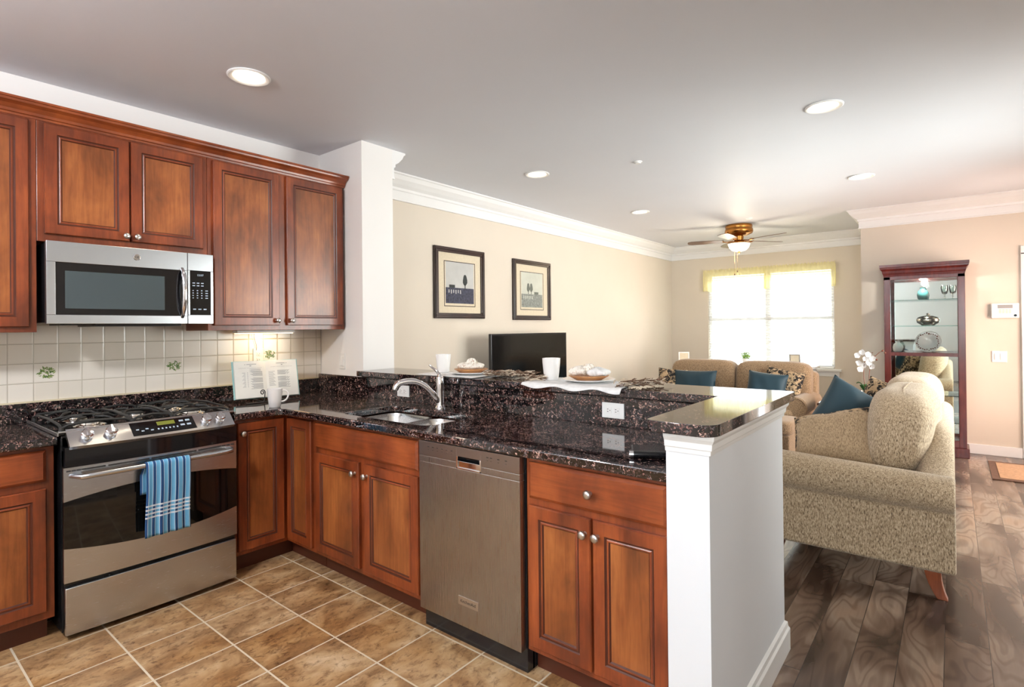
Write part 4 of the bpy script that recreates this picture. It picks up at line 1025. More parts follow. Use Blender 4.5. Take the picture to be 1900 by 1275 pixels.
# ------------------------------------------------------------------ pictures and television
def picture(y0, y1, z0, z1, label, ground, tree, sky, trees, gz, bx_):
    t = thing('framed_picture', label, 'picture', (0.012, (y0+y1)/2, (z0+z1)/2), group='framed landscape prints')
    fw = 0.052; b = BM()
    def rr(x0, x1, a, c, e, f, w_, mi=0):
        box(b, x0, x1, a, c, e, e+w_, mi); box(b, x0, x1, a, c, f-w_, f, mi); box(b, x0, x1, a, a+w_, e+w_, f-w_, mi); box(b, x0, x1, c-w_, c, e+w_, f-w_, mi)
    rr(0.001, 0.026, y0, y1, z0, z1, fw); rr(0.026, 0.034, y0+0.008, y1-0.008, z0+0.008, z1-0.008, 0.022); put('frame', b, M['frame_dark'], parent=t, bevel=0.004, segs=2)
    b = BM(); box(b, 0.002, 0.010, y0+fw, y1-fw, z0+fw, z1-fw); mt = put('mat', b, M['mat_board'], parent=t)
    w_ = y1-y0; h_ = z1-z0; a, c, e, f = y0+w_*0.19, y1-w_*0.19, z0+h_*0.17, z1-h_*0.19
    b = BM(); rr(0.010, 0.0115, a, c, e, f, 0.007); put('inner_border', b, M['frame_dark'], parent=mt)
    a2, c2, e2, f2 = a+0.02, c-0.02, e+0.03, f-0.007
    b = BM(); g = e2+(f2-e2)*gz
    box(b, 0.010, 0.0108, a2, c2, g, f2, 0); box(b, 0.010, 0.0108, a2, c2, e2, g, 1)
    for (u, hh, ww) in trees:
        cy = a2+(c2-a2)*u; pts = [(cy+ww*math.cos(k/14*2*math.pi)*(1+0.15*math.sin(k*5)), g+hh*0.62+hh*0.42*math.sin(k/14*2*math.pi)) for k in range(14)]
        prism(b, pts, 'x', 0.0108, 0.0112, 2); box(b, 0.0108, 0.0112, cy-0.006, cy+0.006, g, g+hh*0.3, 2)
    u0, u1 = bx_; box(b, 0.0108, 0.0111, a2+(c2-a2)*u0, a2+(c2-a2)*u1, g, g+0.028, 2)
    for k in range(6): yy = a2+(c2-a2)*(0.1+0.08*k); box(b, 0.0108, 0.0110, yy, yy+0.012, g-0.05-0.008*(k % 2), g-0.02, 0)
    put('print', b, [sky, ground, tree], parent=mt)
picture(2.875, 3.575, 1.480, 2.165, 'framed landscape print with one dark tree, nearer the kitchen', M['pic_ground'], M['pic_tree'], M['pic_sky'], [(0.68, 0.13, 0.032)], 0.38, (0.12, 0.32))
picture(4.05, 4.765, 1.470, 2.150, 'framed pale landscape print with two grey trees, farther from the kitchen', M['pic_ground2'], M['pic_tree2'], M['pic_sky2'], [(0.32, 0.12, 0.028), (0.46, 0.12, 0.028)], 0.38, (0.6, 0.8))
tv = thing('television', 'black flat-screen television behind the bar below the framed prints', 'television', (0.30, 4.0, 0.56))
b = BM(); box(b, 0.27, 0.305, 3.345, 4.665, 0.60, 1.325); sc_ = put('casing', b, M['black_enamel'], parent=tv, bevel=0.004)
b = BM(); box(b, 0.305, 0.307, 3.363, 4.647, 0.625, 1.307); put('screen', b, M['tv_screen'], parent=tv)
b = BM(); box(b, 0.27, 0.29, 3.93, 4.07, 0.52, 0.60); box(b, 0.18, 0.42, 3.7, 4.3, 0.505, 0.52); put('stand', b, M['black_enamel'], parent=tv)
md = thing('media_console', 'dark wooden media console carrying the television, hidden by the bar', 'console', (0.28, 4.0, 0))
put('body', B(0.06, 0.50, 3.15, 4.85, 0.08, 0.504), M['dark_table'], parent=md, bevel=0.004)
for y0 in (3.17, 3.73, 4.29): put('door', B(0.501, 0.517, y0, y0+0.53, 0.11, 0.47), M['dark_table'], parent=md, bevel=0.003)
for (x, y) in ((0.1, 3.2), (0.44, 3.2), (0.1, 4.78), (0.44, 4.78)): put('foot', B(x, x+0.04, y, y+0.04, 0, 0.08), M['dark_table'], parent=md)

# ------------------------------------------------------------------ sofa (seen from its near arm)
def cushion(parent, name, c, s, m, p=4.5, fn=None, n=12):
    b = BM(); sq(b, c, s, p, n, fn=fn); return put(name, b, m, parent=parent, smooth=80)
so = thing('sofa', 'beige chenille rolled-arm sofa with its near arm beside the half wall', 'sofa', (3.35, 3.87, 0))
b = BM(); prism(b, [(2.92, 0.14), (3.765, 0.14), (3.775, 0.30), (2.92, 0.30)], 'y', 2.80, 4.93); put('base', b, M['sofa'], parent=so, bevel=0.012, segs=3, smooth=40)
# back frame with rolled top
prof = [(3.60, 0.28), (3.775, 0.15)] + [(3.775, 0.60)] + arc(3.715, 0.745, 0.068, -10, 150, 9) + [(3.62, 0.66)]
b = BM(); prev = None
for i in range(25):
    t = i/24; y = 2.80+2.13*t; e = min(t, 1-t)*2.13; k = min(1, e/0.42); k = k*k*(3-2*k); ring = [b.verts.new((x, y, z if z < 0.5 else 0.5+(z-0.5)*(0.36+0.64*k))) for x, z in prof]
    if prev:
        for q in range(len(prof)): b.faces.new([prev[q], prev[(q+1) % len(prof)], ring[(q+1) % len(prof)], ring[q]])
    else: b.faces.new(ring)
    prev = ring
b.faces.new(prev); put('back_frame', b, M['sofa'], parent=so, bevel=0.02, segs=3, smooth=50)
def arm(y_in, y_out, x0, x1):
    sgn = 1 if y_out < y_in else -1; cy = y_out+sgn*0.055
    prof = [(y_in, 0.15), (y_out+sgn*0.004, 0.15), (y_out+sgn*0.004, 0.455)]
    a0, a1 = (235, -10) if sgn > 0 else (-55, 190)
    prof += [(cy+0.108*math.cos(math.radians(a0+(a1-a0)*i/16)), 0.553+0.108*math.sin(math.radians(a0+(a1-a0)*i/16))) for i in range(17)]
    prof += [(y_in, 0.48)]
    b = BM(); n = 8; prev = None
    for i in range(n+1):
        t = i/n; x = x0+(x1-x0)*t; ring = []
        e = min(t, 1-t)
        for (y, z) in prof:
            dz = -0.034*t*max(0, (z-0.42)/0.2); ring.append(b.verts.new((x, y, z+dz)))
        if prev:
            m_ = len(prof)
            for k in range(m_): b.faces.new([prev[k], prev[(k+1) % m_], ring[(k+1) % m_], ring[k]])
        else: b.faces.new(ring)
        prev = ring
    b.faces.new(prev)
    return b
put('arm', arm(2.945, 2.775, 2.90, 3.785), M['sofa'], parent=so, bevel=0.018, segs=3, smooth=40)
put('arm', arm(4.785, 4.955, 2.90, 3.785), M['sofa'], parent=so, bevel=0.018, segs=3, smooth=40)
for y in (3.41, 4.32): cushion(so, 'seat_cushion', (3.21, y, 0.385), (0.335, 0.458, 0.095), M['sofa'], 7)
def lean(v): return Vector((v.x+0.16*v.z*(1 if v.z > 0 else 1)-0.03*(v.z/0.28)**2+0.012*math.sin(9*v.y), v.y, v.z*(1-0.06*(v.y/0.46)**2)+0.006*math.sin(14*v.y+8*v.x)))
for y in (3.40, 4.33): cushion(so, 'back_cushion', (3.545, y, 0.745), (0.165, 0.462, 0.275), M['sofa'], 3.3, lean, 16)
# piping seam round the near back cushion
b = BM(); pts = []
for k in range(33):
    a = math.radians(-90+k*360/32); v = Vector((0, 0, 0)); cz = 0.275*(1 if math.sin(a) > 0 else -1)*abs(math.sin(a))**(2/3.1); cy = 0.462*(1 if math.cos(a) > 0 else -1)*abs(math.cos(a))**(2/3.1)
    v = lean(Vector((0.0, cy*1.004, cz*1.004))); pts.append((v.x+3.555, v.y+3.40, v.z+0.745))
tube(b, pts, 0.005, 6, cap=False); put('piping', b, M['sofa'], parent=so, smooth=60)
def leg_b(x, y, dx, dy, z=0.15):
    b = BM(); prev = None
    for i in range(7):
        t = i/6; r = 0.036-0.014*t; cx = x+dx*t*t; cy = y+dy*t*t; zz = z*(1-t)
        ring = [b.verts.new(p) for p in ((cx-r, cy-r, zz), (cx+r, cy-r, zz), (cx+r, cy+r, zz), (cx-r, cy+r, zz))]
        if prev:
            for k in range(4): b.faces.new([prev[k], prev[(k+1) % 4], ring[(k+1) % 4], ring[k]])
        else: b.faces.new(ring)
        prev = ring
    b.faces.new(prev); return b
for (x, y, dx, dy) in ((3.69, 2.86, 0.04, -0.01), (2.97, 2.86, -0.04, -0.01), (3.69, 4.87, 0.04, 0.01), (2.97, 4.87, -0.04, 0.01)):
    put('leg', leg_b(x, y, dx, dy), M['leg_wood'], parent=so, bevel=0.003)
# throw pillows (built in local XZ, thickness Y)
def throw(name, label, loc, rot, w_, h_, t, mats, seed, group='throw pillows', ribs=0, flange=0.0, cat='pillow'):
    b = BM(); pillow(b, w_, h_, t, 22, 0, 1 if len(mats) > 1 else None, seed=seed)
    if flange:
        for f in b.faces:
            c = f.calc_center_median()
            f.material_index = 1 if (c.x < -w_/2*flange or c.z > h_/2*flange) else 0
    if ribs:
        for v in b.verts:
            if abs(v.co.y) > 0.01: v.co.y += 0.005*math.sin(v.co.x/w_*math.pi*2*ribs)*(1 if v.co.y > 0 else -1)
    o = put(name, b, mats, world=False, smooth=80); o.location = loc; o.rotation_euler = [math.radians(a) for a in rot]
    return tag(o, label, cat, group)
throw('throw_pillow', 'tan pillow with floral border leaning on the near arm of the sofa', (3.21, 3.13, 0.680), (-40, -15, -8), 0.46, 0.42, 0.18, [M['tan_fabric'], M['floral']], 3, flange=0.74)
throw('throw_pillow', 'plain teal pillow lying tilted in the middle of the near sofa', (3.235, 3.70, 0.765), (-28, 32, 14), 0.42, 0.42, 0.15, [M['teal']], 4)
throw('throw_pillow', 'floral pillow at the far end of the near sofa behind the teal one', (3.36, 4.45, 0.74), (-20, 12, -35), 0.42, 0.40, 0.15, [M['floral']], 5)

# ------------------------------------------------------------------ loveseat below the window
ls = thing('loveseat', 'tan chenille loveseat facing the kitchen in front of the window', 'loveseat', (1.71, 6.2, 0))
put('base', B(0.92, 2.50, 5.72, 6.58, 0.12, 0.32), M['loveseat'], parent=ls, bevel=0.015, segs=3)
put('back_frame', B(0.86, 2.56, 6.46, 6.64, 0.14, 0.84), M['loveseat'], parent=ls, bevel=0.05, segs=4, smooth=50)
for s, cx in ((-1, 0.94), (1, 2.48)):
    b = BM(); prof = [(cx-s*0.07, 0.13), (cx+s*0.05, 0.13), (cx+s*0.05, 0.42)]
    a0, a1 = (-60, 190) if s > 0 else (240, -10)
    prof += [(cx+0.112*math.cos(math.radians(a0+(a1-a0)*i/16)), 0.508+0.112*math.sin(math.radians(a0+(a1-a0)*i/16))) for i in range(17)] + [(cx-s*0.07, 0.42)]
    prism(b, prof, 'y', 5.74, 6.56); ar = put('arm', b, M['loveseat'], parent=ls, bevel=0.015, segs=3, smooth=40)
    b = BM(); pts = [(cx+0.100*math.cos(k/24*2*math.pi), 5.737, 0.508+0.100*math.sin(k/24*2*math.pi)) for k in range(25)]; tube(b, pts, 0.006, 6, cap=False)
    put('piping', b, M['loveseat'], parent=ar, smooth=60)
for x in (1.335, 2.095):
    cushion(ls, 'seat_cushion', (x, 6.02, 0.40), (0.375, 0.33, 0.09), M['loveseat'], 7)
for x, w_ in ((1.305, 0.405), (2.125, 0.410)):
    cushion(ls, 'back_cushion', (x, 6.33, 0.700), (w_, 0.135, 0.258), M['loveseat'], 5.5, lambda v: Vector((v.x, v.y+0.12*v.z, v.z)))
for (x, y) in ((0.98, 5.78), (2.44, 5.78), (0.98, 6.52), (2.44, 6.52)):
    put('leg', leg_b(x, y, 0, 0, 0.13), M['leg_wood'], parent=ls)
throw('throw_pillow', 'small floral pillow at the left end of the loveseat', (0.99, 6.06, 0.665), (-14, 4, 20), 0.36, 0.36, 0.13, [M['floral']], 6)
throw('throw_pillow', 'ribbed teal lumbar pillow on the left half of the loveseat', (1.285, 6.04, 0.670), (-14, -1, 0), 0.54, 0.34, 0.13, [M['teal']], 7, ribs=13)
throw('throw_pillow', 'smooth teal pillow in front of the floral one on the right half of the loveseat', (2.13, 5.98, 0.675), (-18, 6, 4), 0.42, 0.36, 0.13, [M['teal']], 8)
throw('throw_pillow', 'floral pillow behind the teal one at the right end of the loveseat', (2.27, 6.11, 0.70), (-16, 10, -4), 0.42, 0.38, 0.12, [M['floral']], 9)
ot = thing('ottoman', 'low tan upholstered ottoman in front of the loveseat arm', 'ottoman', (2.26, 5.32, 0))
cushion(ot, 'top_cushion', (2.26, 5.32, 0.38), (0.31, 0.24, 0.075), M['loveseat'], 7)
put('base', B(1.97, 2.55, 5.10, 5.54, 0.08, 0.315), M['loveseat'], parent=ot, bevel=0.015, segs=3)
for (x, y) in ((2.02, 5.15), (2.50, 5.15), (2.02, 5.49), (2.50, 5.49)): put('leg', leg_b(x, y, 0, 0, 0.09), M['leg_wood'], parent=ot)

# console table behind the loveseat, frames and plant
ct = thing('sofa_table', 'narrow white table behind the loveseat under the window', 'table', (1.45, 7.15, 0))
put('tabletop', B(0.67, 2.45, 7.0, 7.3, 0.83, 0.86), M['white_paint'], parent=ct, bevel=0.004)
for (x, y) in ((0.70, 7.02), (2.38, 7.02), (0.70, 7.24), (2.38, 7.24)): put('leg', B(x, x+0.04, y, y+0.04, 0, 0.83), M['white_paint'], parent=ct)
def photo_frame(x, y, yaw, w_, h_, m, label, z=0.8605):
    t = thing('photo_frame', label, 'photo frame', (x, y, z), (math.radians(-12), 0, math.radians(yaw)), 'small photo frames')
    b = BM(); q = 0.016
    box(b, -w_/2, w_/2, -0.006, 0.006, 0, q); box(b, -w_/2, w_/2, -0.006, 0.006, h_-q, h_); box(b, -w_/2, -w_/2+q, -0.006, 0.006, q, h_-q); box(b, w_/2-q, w_/2, -0.006, 0.006, q, h_-q)
    put('frame', b, m, parent=t, world=False, bevel=0.002)
    b = BM(); box(b, -w_/2+q, w_/2-q, -0.002, 0.005, q, h_-q); put('photo', b, M['mat_board'], parent=t, world=False)
    b = BM(); tube(b, [(0, 0.006, h_*0.6), (0, h_*0.30, 0.03)], 0.004, 6); put('strut', b, m, parent=t, world=False)
photo_frame(0.74, 7.10, 28, 0.15, 0.150, M['white_paint'], 'small white photo frame left of the window, above the loveseat back')
photo_frame(2.20, 7.10, 18, 0.13, 0.150, M['silver'], 'small silver photo frame in front of the window, right of the plant')
pl = thing('potted_plant', 'small bright green potted plant in front of the window centre', 'plant', (1.585, 7.15, 0.8605))
b = BM(); lathe(b, [(0, 0.8605), (0.035, 0.8605), (0.048, 0.93), (0.050, 0.935), (0.045, 0.935), (0.035, 0.90), (0, 0.90)], (1.585, 7.15, 0), 20); put('pot', b, M['white_china'], parent=pl, smooth=40)
rnd = random.Random(5); b = BM()
for k in range(220):
    a = rnd.uniform(0, 6.28); e = rnd.uniform(0.1, 1.4); r = 0.085*rnd.uniform(0.3, 1); c = Vector((1.585+r*math.cos(a)*math.cos(e), 7.15+r*math.sin(a)*math.cos(e), 0.93+r*math.sin(e)*1.2))
    u = Vector((rnd.uniform(-1, 1), rnd.uniform(-1, 1), rnd.uniform(-1, 1))).normalized()*0.012; v = u.orthogonal().normalized()*0.006
    b.faces.new([b.verts.new(c+u), b.verts.new(c+v), b.verts.new(c-u), b.verts.new(c-v)])
for k in range(12):
    a = k*0.52; tube(b, [(1.585, 7.15, 0.90), (1.585+0.05*math.cos(a), 7.15+0.05*math.sin(a), 0.99)], 0.0012, 4)
put('foliage', b, M['leaf_bright'], parent=pl)

# ------------------------------------------------------------------ end table with orchid
et = thing('end_table', 'dark wooden end table with glossy top between loveseat and sofa', 'table', (2.98, 5.9, 0))
put('tabletop', B(2.70, 3.24, 5.62, 6.18, 0.565, 0.59), M['dark_table'], parent=et, bevel=0.004)
put('apron', B(2.73, 3.21, 5.65, 6.15, 0.46, 0.565), M['dark_table'], parent=et, bevel=0.002)
put('shelf', B(2.74, 3.20, 5.66, 6.14, 0.14, 0.16), M['dark_table'], parent=et)
for (x, y) in ((2.72, 5.64), (3.18, 5.64), (2.72, 6.12), (3.18, 6.12)): put('leg', B(x, x+0.04, y, y+0.04, 0, 0.565), M['dark_table'], parent=et, bevel=0.003)
orc = thing('orchid', 'white orchid with dark green leaves on the end table', 'potted plant', (3.10, 5.90, 0.5905))
b = BM(); lathe(b, [(0, 0.5905), (0.05, 0.5905), (0.065, 0.62), (0.075, 0.70), (0.070, 0.705), (0.06, 0.68), (0, 0.68)], (3.10, 5.90, 0), 24); put('pot', b, M['silver'], parent=orc, smooth=40)
for k, (dx, dy, l, bd) in enumerate(((-0.085, -0.02, 0.06, 0.10), (0.09, -0.03, 0.06, 0.10), (-0.05, 0.07, 0.05, 0.07), (0.06, 0.07, 0.05, 0.07))):
    b = BM(); c = Vector((3.10, 5.90, 0.70)); d = Vector((dx, dy, 0)); s = Vector((-d.y, d.x, 0)).normalized(); g = []
    for i in range(9):
        t = i/8; wd = 0.042*math.sin(math.pi*min(1, t*0.93+0.07))**0.6; p = c+d*t*1.0+Vector((0, 0, bd*math.sin(t*2.0)))
        g.append([b.verts.new(p-s*wd), b.verts.new(p+Vector((0, 0, -0.008))), b.verts.new(p+s*wd)])
    for A, C in zip(g[:-1], g[1:]):
        for q in range(2): b.faces.new([A[q], A[q+1], C[q+1], C[q]])
    o = put('leaf', b, M['leaf'], parent=orc, smooth=80); o.modifiers.new('t', 'SOLIDIFY').thickness = 0.003
st1 = bez((3.09, 5.90, 0.69), (3.07, 5.90, 0.88), (3.06, 5.89, 1.08), (3.16, 5.88, 1.10), 14); st2 = bez((3.11, 5.91, 0.69), (3.13, 5.91, 0.85), (3.10, 5.90, 1.04), (3.24, 5.88, 1.12), 14)
b = BM(); tube(b, st1, 0.0035, 6); tube(b, st2, 0.0035, 6); put('stem', b, M['bud'], parent=orc, smooth=60)
rnd = random.Random(9)
cs = [(3.03, 1.07), (3.07, 1.10), (3.10, 1.04), (3.04, 0.99), (3.08, 0.97), (3.13, 1.00), (3.12, 1.08), (3.15, 0.96), (3.05, 0.93), (3.16, 1.04)]
for (x, z) in cs:
    b = BM(); c = Vector((x, 5.87+rnd.uniform(-0.03, 0.03), z)); M0 = frameM(c, (1, rnd.uniform(-0.3, 0.3), rnd.uniform(-0.2, 0.2)), (rnd.uniform(-0.2, 0.2), 0, 1))
    for k in range(5):
        a = math.radians(90+72*k+rnd.uniform(-8, 8)); L = 0.030; ps = []
        for t, wd in ((0.05, 0.004), (0.35, 0.014), (0.7, 0.016), (1.0, 0.004)): ps.append((t, wd))
        lft = [Vector((L*t*math.cos(a)-wd*math.sin(a), L*t*math.sin(a)+wd*math.cos(a), 0.010*t*t)) for t, wd in ps]; rgt = [Vector((L*t*math.cos(a)+wd*math.sin(a), L*t*math.sin(a)-wd*math.cos(a), 0.010*t*t)) for t, wd in ps]
        vl = [b.verts.new(M0 @ p) for p in lft]; vr = [b.verts.new(M0 @ p) for p in rgt]
        for q in range(3): b.faces.new([vl[q], vl[q+1], vr[q+1], vr[q]])
    put('blossom', b, M['petal'], parent=orc)
for (x, z) in ((3.17, 1.06), (3.19, 1.03), (3.24, 1.12), (3.26, 1.10), (3.15, 1.01)):
    b = BM(); lathe(b, [(0, -0.012), (0.009, -0.004), (0.010, 0.003), (0, 0.012)], (x, 5.87, z), 8); put('bud', b, M['bud'], parent=orc, smooth=60)

# ------------------------------------------------------------------ curio cabinet
cu = thing('curio_cabinet', 'tall mahogany curio cabinet with mirrored back and glass front', 'display cabinet', (3.54, 6.77, 0))
CX0, CX1, CY0, CY1 = 3.195, 3.888, 6.62, 6.93
b = BM()
for x in (CX0, CX1-0.06): box(b, x, x+0.06, CY0, CY0+0.035, 0.10, 1.90)
for x in (CX0, CX1-0.018): box(b, x, x+0.018, CY0+0.035, CY1, 0.10, 0.20); box(b, x, x+0.018, CY1-0.04, CY1, 0.20, 1.88)
box(b, CX0, CX1, CY1-0.012, CY1, 0.10, 1.90); box(b, CX0, CX1, CY0+0.036, CY1-0.012, 0.14, 0.17); box(b, CX0, CX1, CY0, CY1, 1.865, 1.93)
box(b, CX0+0.06, CX1-0.06, CY0, CY0+0.03, 0.10, 0.17)
put('carcass', b, M['mahogany'], parent=cu, bevel=0.003)
b = BM(); q = [(0.0, 1.90), (0.004, 1.925), (0.010, 1.935), (0.014, 1.962), (0.030, 1.982), (0.032, 2.000), (0.036, 2.003), (0.036, 2.030)]
prev = None
for d_, z in q:
    r_ = [b.verts.new(p) for p in ((CX0-d_, CY0-d_, z), (CX1+d_, CY0-d_, z), (CX1+d_, CY1, z), (CX0-d_, CY1, z))]
    if prev:
        for k in range(4): b.faces.new([prev[k], prev[(k+1) % 4], r_[(k+1) % 4], r_[k]])
    else: b.faces.new(r_)
    prev = r_
b.faces.new(prev); put('crown', b, M['mahogany'], parent=cu)
b = BM(); box(b, CX0-0.02, CX1+0.02, CY0-0.02, CY1, 0.0, 0.10); put('plinth', b, M['mahogany'], parent=cu, bevel=0.006)
put('mirror_back', B(CX0+0.02, CX1-0.02, CY1-0.018, CY1-0.0125, 0.20, 1.86), M['mirror'], parent=cu)
b = BM(); box(b, CX0+0.06, CX1-0.06, CY0+0.010, CY0+0.014, 0.17, 1.865); put('glass_door', b, M['glass'], parent=cu)
b = BM(); box(b, CX0+0.06, CX1-0.06, CY0+0.002, CY1-0.02, 1.038, 1.075); put('wooden_shelf', b, M['mahogany'], parent=cu)
for z in (0.34, 0.62, 1.355, 1.635): put('glass_shelf', B(CX0+0.022, CX1-0.022, CY0+0.03, CY1-0.022, z, z+0.008), M['glass_shelf'], parent=cu)
b = BM(); lathe(b, [(0, 1.856), (0.03, 1.856), (0.03, 1.8645), (0, 1.8645)], (3.54, 6.695, 0), 20); put('puck_lamp', b, M['lamp_glow'], parent=cu)
l = bpy.data.lights.new('cabinet_lamp', 'POINT'); l.energy = 9; l.color = (1, 0.95, 0.88); l.shadow_soft_size = 0.03
o = bpy.data.objects.new('cabinet_lamp', l); COL.objects.link(o); o.parent = cu; o.location = (0, -0.075, 1.845)
lt = thing('tureen', 'silver lidded tureen on the glass shelf of the curio cabinet', 'tureen', (3.575, 6.77, 1.3635))
b = BM(); lathe(b, [(0, 1.3635), (0.055, 1.3635), (0.06, 1.37), (0.095, 1.395), (0.102, 1.425), (0.098, 1.435), (0, 1.435)], (3.575, 6.77, 0), 32); put('bowl', b, M['silver'], parent=lt, smooth=50)
b = BM(); lathe(b, [(0.098, 1.436), (0.090, 1.452), (0.05, 1.468), (0.015, 1.472), (0.010, 1.480), (0.016, 1.490), (0, 1.500)], (3.575, 6.77, 0), 32); put('lid', b, M['silver'], parent=lt, smooth=50)
dp = thing('decorative_plate', 'white plate with dark fruit border standing on edge in the curio cabinet', 'plate', (3.575, 6.74, 1.0755), (math.radians(-12), 0, 0))
RX = Matrix.Rotation(math.pi/2, 3, 'X')
b = BM(); lathe(b, [(0, 0), (0.06, 0), (0.068, 0.006), (0.112, 0.014), (0.113, 0.017), (0.068, 0.011), (0.06, 0.005), (0, 0.005)], (0, 0, 0.114), 40, rot=RX); put('dish', b, M['white_china'], parent=dp, world=False, smooth=40)
b = BM(); rnd = random.Random(4)
for k in range(30):
    a = k/30*2*math.pi; r = 0.091+rnd.uniform(-0.008, 0.008); s = rnd.uniform(0.005, 0.009); sl = -(0.0145+0.0)
    lathe(b, [(0, 0), (s, 0), (s*0.8, 0.0012), (0, 0.0016)], (r*math.cos(a), -0.0158+0.0008*0, 0.114+r*math.sin(a)), 8, rot=RX)
put('fruit_border', b, M['bud'], parent=dp, world=False)
b = BM(); tube(b, [(-0.04, -0.025, 0.0), (-0.04, 0.035, 0.0), (0.04, 0.035, 0.0), (0.04, -0.025, 0.0)], 0.003, 6); tube(b, [(0, 0.035, 0), (0, 0.004, 0.13)], 0.003, 6); put('easel', b, M['black_iron'], parent=dp, world=False)
def vase(x, y, z, s, prof, m, name, label, cat):
    b = BM(); lathe(b, [(r*s, z+h*s) for r, h in prof], (x, y, 0), 24); return tag(put(name, b, m, smooth=50), label, cat)
VP = [(0, 0), (0.3, 0), (0.42, 0.12), (0.48, 0.5), (0.40, 0.85), (0.22, 1.0), (0.20, 1.12), (0.27, 1.2), (0.22, 1.2), (0, 1.0)]
vase(3.535, 6.78, 1.6435, 0.11, VP, M['teal_glass'], 'ceramic_vase', 'small teal vase on the top shelf of the curio cabinet', 'vase')
vase(3.31, 6.74, 1.0755, 0.10, VP, M['petal'], 'ceramic_vase', 'small white vase on the wooden shelf left of the decorative plate', 'vase')
for (x, y, lb) in ((3.72, 6.76, 'clear stemmed glass on the top shelf of the curio cabinet, left of two'), (3.79, 6.80, 'clear stemmed glass on the top shelf of the curio cabinet, right of two')):
    b = BM(); lathe(b, [(0, 1.6435), (0.028, 1.6435), (0.005, 1.649), (0.004, 1.70), (0.026, 1.72), (0.032, 1.76), (0.028, 1.79), (0.027, 1.79), (0.030, 1.76), (0.024, 1.722), (0, 1.705)], (x, y, 0), 20); tag(put('wine_glass', b, M['glass'], smooth=50), lb, 'glass', 'stemmed glasses in the curio cabinet')
b = BM(); lathe(b, [(0, 0.6285), (0.04, 0.6285), (0.045, 0.70), (0.05, 0.76), (0, 0.76)], (3.30, 6.75, 0), 20); tag(put('ceramic_pot', b, M['white_china'], smooth=40), 'white ceramic pot on the lower glass shelf of the curio cabinet', 'pot')

# ------------------------------------------------------------------ entry wall
kp = thing('alarm_keypad', 'white alarm keypad with grey display on the entry wall', 'alarm keypad', (4.205, YN-0.01, 1.51))
b = BM(); box(b, 4.095, 4.315, YN-0.032, YN-0.001, 1.432, 1.588); put('case', b, M['white_plastic'], parent=kp, bevel=0.012, segs=3)
b = BM(); box(b, 4.15, 4.265, YN-0.034, YN-0.032, 1.535, 1.570); put('display', b, M['grey_case'], parent=kp)
b = BM()
for r in range(3):
    for c in range(4): box(b, 4.16+c*0.025, 4.178+c*0.025, YN-0.035, YN-0.032, 1.485+r*0.015, 1.494+r*0.015)
put('keys', b, M['mat_board'], parent=kp)
b = BM(); lathe(b, [(0, 0), (0.012, 0), (0.012, 0.002), (0, 0.002)], (4.285, YN-0.032, 1.46), 16, rot=RX); put('button', b, M['teal'], parent=kp)
dmm = thing('door_mat', 'tan door mat with brown border on the wood floor by the entry', 'rug', (4.5, 6.2, 0))
bm_ = put('border', B(4.045, 4.95, 5.78, 6.60, 0.0005, 0.008), M['rug_edge'], parent=dmm)
put('pile', B(4.10, 4.895, 5.85, 6.54, 0.008, 0.0105), M['rug'], parent=dmm)

# ------------------------------------------------------------------ window dressing
def blind(x0, x1, label):
    t = thing('window_blind', label, 'blind', ((x0+x1)/2, YW+0.01, WZ1), group='white slatted window blinds')
    b = BM(); z = WZ1-0.07; a = math.radians(18)
    while z > WZ0+0.04:
        c, s_ = math.cos(a)*0.022, math.sin(a)*0.022; y = YW+0.014
        vs = [b.verts.new(p) for p in ((x0, y-c, z-s_), (x1, y-c, z-s_), (x1, y+c, z+s_), (x0, y+c, z+s_))]; b.faces.new(vs); z -= 0.041
    o = put('slats', b, M['blind'], parent=t); o.modifiers.new('t', 'SOLIDIFY').thickness = 0.0025
    put('head_rail', B(x0, x1, YW-0.012, YW+0.04, WZ1-0.05, WZ1-0.003), M['blind'], parent=t)
    put('bottom_rail', B(x0, x1, YW-0.010, YW+0.036, WZ0+0.006, WZ0+0.022), M['blind'], parent=t)
    b = BM()
    for q in (0.15, 0.5, 0.85):
        x = x0+(x1-x0)*q; tube(b, [(x, YW-0.011, WZ0+0.02), (x, YW-0.011, WZ1-0.05)], 0.0012, 4)
    put('cords', b, M['blind'], parent=t)
    b = BM(); tube(b, [(x0+0.06, YW-0.02, WZ1-0.06), (x0+0.06, YW-0.02, 1.25)], 0.003, 6); put('wand', b, M['blind'], parent=t)
blind(WX0+0.01, 1.535, 'white slatted blind over the left half of the window')
blind(1.545, WX1-0.01, 'white slatted blind over the right half of the window')
